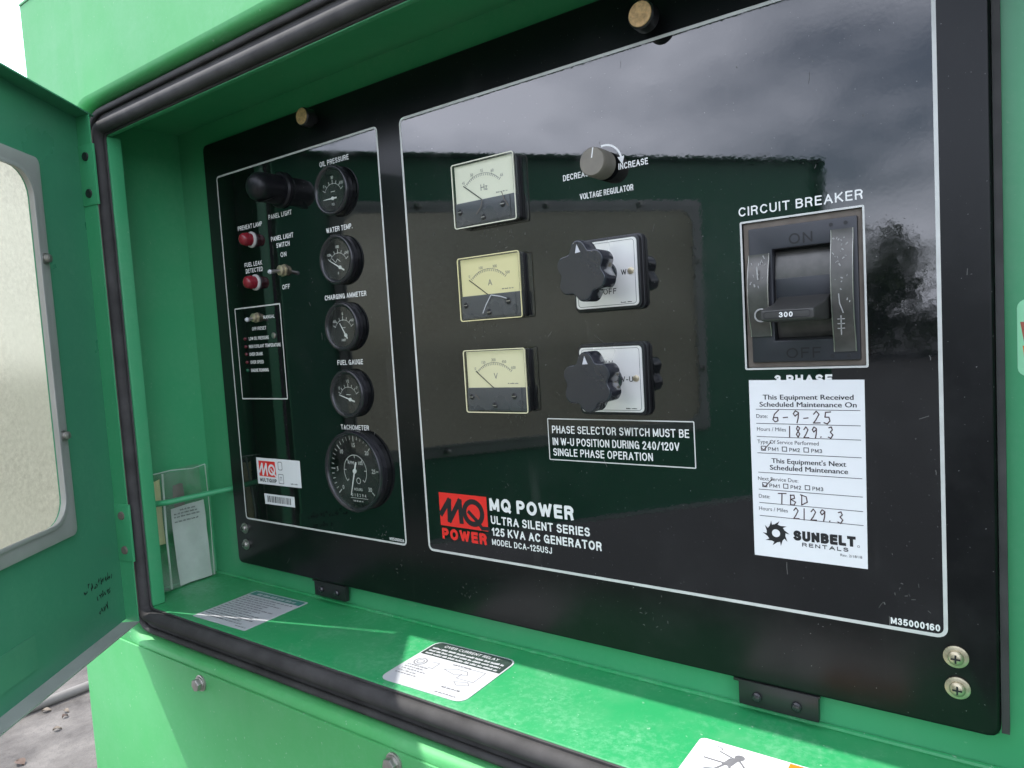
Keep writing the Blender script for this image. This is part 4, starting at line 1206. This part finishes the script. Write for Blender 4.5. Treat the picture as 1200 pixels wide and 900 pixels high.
# ================================================================== labels on the recess floor
def fmap(cx, cy, rot=0.0):
    q = math.radians(rot)
    cq, sq = math.cos(q), math.sin(q)
    return lambda u, h, v: (cx + u * cq - v * sq, cy + u * sq + v * cq, -288 - h)
f1 = fmap(-704, -50, 2)
g = thing('instruction_label', 'white printed label with a teal header at the left end of the green floor', 'label', -704, -50, -288)
part('sheet', MB(f1).prism(rrect(-46.5, 46.5, -42, 42, 1.5), -0.2, -0.5), 'label', g, smooth=0)
part('header', MB(f1).flat([(-44.5, 40.5), (44.5, 40.5), (44.5, 30), (-44.5, 30)], -0.6), 'teal', g, smooth=0)
mb = MB(f1)
dashes(mb, -34, 33, 32.5, 5, -0.7, lo=5, hi=14, gap=2)
part('header_print', mb, 'label', g, smooth=0)
mb = MB(f1)
z = 24
while z > -36:
    dashes(mb, -43, random.uniform(8, 40), z, 2.6, -0.6, dens=0.75, lo=3, hi=10, gap=1.4)
    z -= random.choice((4.8, 4.8, 7.0))
dashes(mb, 24, 42, -38, 2.0, -0.6)
part('body_print', mb, 'greyink', g, smooth=0)
f2 = fmap(-409.5, -52.5, 1.5)
g = thing('relay_label', 'silver white label with a dark header and wiring diagram on the green floor', 'label', -409.5, -52.5, -288)
part('sheet', MB(f2).prism(rrect(-46, 46, -40.5, 40.5, 9), -0.2, -0.5), 'label', g, smooth=0)
hp = [p for p in rrect(-44.6, 44.6, -39, 39, 8) if p[1] > 20] 
part('header', MB(f2).flat(hp[:] + [(-44.6, 13), (44.6, 13)], -0.6), 'darkprint', g, smooth=0)
part('header_print', MB(f2).caps('OVER CURRENT RELAY', -32, 30, 31.5, 4.4, -0.7, 0.15), 'label', g, smooth=0)
mb = MB(f2)
for z in (25.4, 20.2, 15):
    dashes(mb, -41, 40, z, 3.2, -0.7, dens=0.8, lo=4, hi=10, gap=1.2)
part('header_small_print', mb, 'label', g, smooth=0)
mb = MB(f2)
mb.arc(-33, 0, 6, 0, 360, 1.0, -0.6, 18)
mb.arc(-33, 0, 3.4, 0, 360, 0.8, -0.6, 14)
for z in (-9, -13, -17, -21, -25):
    dashes(mb, -41, random.uniform(-22, -12), z, 2.0, -0.6)
mb.ribbon([(-22, 4), (-14, 4), (-14, -6), (-19, -6)], 0.6, -0.6)
mb.ribbon([(-4, -2), (6, 3), (18, 3), (22, -2), (10, -6), (-4, -2)], 0.6, -0.6)
mb.ribbon([(12, 8), (34, 8), (34, -10), (16, -10), (16, -2)], 0.6, -0.6)
mb.ribbon([(18, -16), (30, -12), (34, -16), (24, -20), (18, -16)], 0.6, -0.6)
dashes(mb, -2, 18, 7.5, 2.4, -0.6)
dashes(mb, 14, 34, -28, 2.4, -0.6)
part('diagram_print', mb, 'greyink', g, smooth=0)
mb = MB(f2)
dashes(mb, 14, 36, -36.6, 1.8, -0.6)
part('stock_number', mb, 'greyink', g, smooth=0)
f3 = fmap(-126, -71, 0)
g = thing('shock_warning_label', 'white warning label with a falling figure and orange header at the front of the floor', 'label', -126, -71, -288)
part('sheet', MB(f3).prism(rrect(-58, 58, -27, 26.5, 4), -0.2, -0.5), 'sticker', g, smooth=0)
part('outline', MB(f3).flatring(rrect(-57, 57, -26, 25.5, 3.4), rrect(-56.6, 56.6, -25.6, 25.1, 3.0), -0.58), 'orange', g, smooth=0)
part('header', MB(f3).flat([(2, 25), (56, 25), (56, 11), (2, 11)], -0.6), 'orange', g, smooth=0)
part('header_lettering', MB(f3).caps('WARNING', 22, 53, 14, 7.6, -0.7, 0.2), 'ink', g, smooth=0)
part('alert_triangle', MB(f3).flat([(6, 12.2), (18, 12.2), (12, 23.2)], -0.7).arc(12, 16, 1.0, 0, 360, 0.6, -0.76, 8), 'ink', g, smooth=0)
fig = MB(f3)
fig.arc(-27.5, 15, 1.7, 0, 360, 3.4, -0.6, 16)
fig.ribbon([(-45.5, 21.5), (-41.5, 20.5), (-40, 18.5)], 1.0, -0.6)
fig.ribbon([(-41, 16.2), (-33, 13.2), (-26, 11)], 1.5, -0.6)
fig.flat([(-33, 12), (-27, 11.4), (-29.5, 3), (-36, 3.2)], -0.6)
fig.ribbon([(-26, 11), (-22.5, 7), (-20, 1.5)], 1.5, -0.64)
fig.ribbon([(-48, 5), (-34, 5)], 1.7, -0.66)
fig.ribbon([(-31, 3.5), (-27, -3), (-31, -11)], 1.7, -0.66)
fig.ribbon([(-34, 3.5), (-38, -4), (-44, -6)], 1.7, -0.7)
part('figure', fig, 'greyink', g, smooth=0)
mb = MB(f3)
for z in (5, 0, -5, -10, -15, -20):
    dashes(mb, 3, random.uniform(38, 54), z, 2.4, -0.6, dens=0.75, lo=3, hi=9, gap=1.2)
part('small_print', mb, 'greyink', g, smooth=0)
# decal on the back wall to the right of the panel
g = thing('side_decal', 'mint green and orange decal on the green wall right of the panel', 'decal', 30, 12, -20)
part('sheet', MB().prism(rrect(-1.5, 62, -42, 3.2, 5), 11.8, 11.5), 'mint', g, smooth=0)
part('band', MB().flat([(0, -10), (60, -12), (60, -24), (2, -24)], 11.4), 'brick', g, smooth=0)
part('lower_band', MB().flat([(1, -24), (60, -24), (60, -33), (2, -33)], 11.35), 'orange', g, smooth=0)

# ================================================================== document pouch against the left wall
g = thing('document_pouch', 'clear vinyl document pouch held behind the green rod on the left wall', 'pouch', -858, -40, -288)
def wavy(x, ya, yb, za, zb, amp, nu=14, nv=14, seed=0):
    mb = MB()
    for j in range(nv + 1):
        for i in range(nu + 1):
            u, v_ = i / nu, j / nv
            xx = x + amp * (math.sin(u * 5 + v_ * 3 + seed) * 0.5 + math.sin(u * 11 - v_ * 4 + seed) * 0.25 + 0.9 * math.sin(math.pi * u) * (0.4 + 0.6 * v_))
            mb.v.append((xx, ya + (yb - ya) * u + 0.8 * math.sin(v_ * 7 + seed) * (u - 0.5), za + (zb - za) * v_ + 0.8 * math.sin(u * 6 + seed) * v_))
    q = nu + 1
    mb.f = [(j * q + i, j * q + i + 1, (j + 1) * q + i + 1, (j + 1) * q + i) for j in range(nv) for i in range(nu)]
    return mb
part('front_sheet', wavy(-851, -80, -1, -285, -141, 2.6, seed=1), 'pouch', g, smooth=80)
part('rear_sheet', wavy(-867, -79, -2, -285, -141, 0.9, seed=3), 'pouch', g, smooth=80)
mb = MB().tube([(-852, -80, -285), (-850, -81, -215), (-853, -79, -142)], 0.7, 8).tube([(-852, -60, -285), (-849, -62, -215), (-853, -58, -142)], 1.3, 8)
part('welded_edge', mb, 'weld', g)  # tubes that paint the light glinting along the vinyl edges
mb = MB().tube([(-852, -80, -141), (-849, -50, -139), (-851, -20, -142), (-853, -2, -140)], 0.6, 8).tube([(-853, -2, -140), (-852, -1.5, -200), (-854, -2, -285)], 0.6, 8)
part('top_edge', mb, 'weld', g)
mb = MB()
for j in range(13):
    for i in range(9):
        u, v_ = i / 8, j / 12
        crease = 1.8 * abs(((u * 1.3 + v_ * 0.9) % 1.0) - 0.5) + 0.8 * abs(((u * 0.7 - v_ * 1.9) % 1.0) - 0.5)
        mb.v.append((-858.5 + 2.2 * crease, -50 + 44 * u + 3 * (1 - v_), -286 + 98 * v_ + 5 * (1 - u) * (1 - v_) * 0 + 2.5 * u * v_))
mb.f = [(j * 9 + i, j * 9 + i + 1, (j + 1) * 9 + i + 1, (j + 1) * 9 + i) for j in range(12) for i in range(8)]
p_ = part('folded_paper', mb, 'paper', None, smooth=8)
tag(p_, 'creased white folded paper inside the clear pouch', 'paper')
pm = MB(lambda u, h, v: (-853.6 + h, u, v))
for v_ in (-192, -196, -200, -206):
    dashes(pm, -48 if v_ < -193 else -40, random.uniform(-22, -12), v_, 2.2, 0.0, lo=2, hi=6, gap=1.2)
part('paper_print', pm, 'greyink', p_, smooth=0)
q_ = part('folded_card', wavy(-861.5, -70, -58, -230, -150, 0.8, 4, 8, seed=2), 'dial_yellow', None, smooth=60)
tag(q_, 'narrow yellowish card slipped behind the paper in the pouch', 'card')
q_ = part('dark_card', wavy(-862.5, -42, -28, -190, -160, 0.6, 4, 6, seed=4), 'dirt', None, smooth=60)
tag(q_, 'small dark brown card showing above the rod in the pouch', 'card')

# ================================================================== things on the ground
def gpos(x, y, z=0.0):
    return (x * 1000, y * 1000, (z - Z0) * 1000)
h = MB().tube([gpos(-3.36, -1.6, 0.022), gpos(-3.30, -0.3, 0.022), gpos(-3.262, 0.5, 0.022), gpos(-3.245, 0.78, 0.022), gpos(-3.2, 1.4, 0.022), gpos(-3.3, 2.6, 0.022)], 20, 12)
tag(part('ground_hose', h, 'hose', None, smooth=60), 'pale dusty hose lying on the concrete behind the open door', 'hose')
def leafm(x, y, s, rot, mat, label):
    mb = MB()
    for i in range(7):
        t = i / 6
        w = math.sin(math.pi * t) * 0.34 + 0.02
        for k in (-1, 0, 1):
            a = (t - 0.5) * s; b_ = k * w * s
            mb.v.append((x * 1000 + a * math.cos(rot) - b_ * math.sin(rot), y * 1000 + a * math.sin(rot) + b_ * math.cos(rot), -Z0 * 1000 + 9 + abs(k) * 6 + 5 * math.sin(t * 4)))
    mb.f = [(i * 3 + k, i * 3 + k + 1, i * 3 + k + 4, i * 3 + k + 3) for i in range(6) for k in (0, 1)]
    tag(part('fallen_leaf', mb, mat, None), label, 'leaf', 'leaves on the concrete')

leafm(-3.20, 0.60, 34, 0.9, 'leaf_dry', 'pale curled dry leaf closest to the hose on the concrete')
leafm(-3.12, 0.64, 26, 0.3, 'leaf_dry', 'tan dry leaf on the concrete right of the pale curled leaf')
leafm(-3.08, 0.62, 26, 1.9, 'leaf_dark', 'small dark dry leaf on the concrete just below the tan leaf')
leafm(-3.00, 0.56, 30, 1.2, 'leaf_dry', 'long pale dry leaf lying alone on the middle of the concrete')
leafm(-2.87, 0.39, 46, 0.2, 'leaf_dark', 'dark brown leaf at the bottom left corner on the concrete')

# ================================================================== trees across the yard (seen only as a reflection in the black panel)
def tree(x, y, h, w, label):
    t = bpy.data.objects.new('tree', None)
    t.location = (x, y, 0)
    COL.objects.link(t)
    HOLDERS[t.name] = Vector((x, y, 0))
    tag(t, label, 'tree', 'trees across the yard')
    X, Y = x * 1000, y * 1000
    g0 = -Z0 * 1000
    mb = MB().tube([(X, Y, g0), (X + 80, Y, g0 + h * 250), (X - 60, Y + 60, g0 + h * 700)], 60 * h / 2, 9, 0.3)
    for k in range(4):
        a = k * 1.7
        mb.tube([(X, Y, g0 + h * (300 + 70 * k)), (X + w * 350 * math.cos(a), Y + w * 350 * math.sin(a), g0 + h * (520 + 80 * k))], 16 * h, 6, 0.3)
    part('trunk', mb, 'bark', t)
    cl = []
    for k in range(26):
        a = random.uniform(0, 6.28); r = random.uniform(0.05, 0.48) * w
        cl.append((x + r * math.cos(a), y + r * math.sin(a), h * random.uniform(0.12, 0.86), w * random.uniform(0.15, 0.25)))
    lf = MB()
    for k in range(5200):
        c_ = random.choice(cl)
        d = Vector((random.gauss(0, 1), random.gauss(0, 1), random.gauss(0, 0.8))).normalized() * (random.random() ** 0.4) * c_[3]
        p = Vector(c_[:3]) + d
        s_ = random.uniform(0.07, 0.15)
        u = Vector((random.gauss(0, 1), random.gauss(0, 1), random.gauss(0, 1))).normalized()
        v_ = u.orthogonal().normalized()
        q = [p + u * s_, p + v_ * s_ * 0.5, p - u * s_, p - v_ * s_ * 0.5]
        k0 = len(lf.v)
        lf.v += [(e.x * 1000, e.y * 1000, (e.z - Z0) * 1000) for e in q]
        lf.f.append((k0, k0 + 1, k0 + 2, k0 + 3))
    part('crown', lf, 'foliage', t, smooth=0)
tree(-9, -24, 5.2, 5.5, 'broad green tree across the yard, nearest the open door side')
tree(-4.2, -26, 4.2, 4.8, 'low rounded green tree across the yard, second from the open door side')
tree(0.5, -25, 5.0, 5.2, 'green tree across the yard, straight opposite the panel')
tree(5.5, -27, 4.6, 5.6, 'green tree across the yard, farthest from the open door')
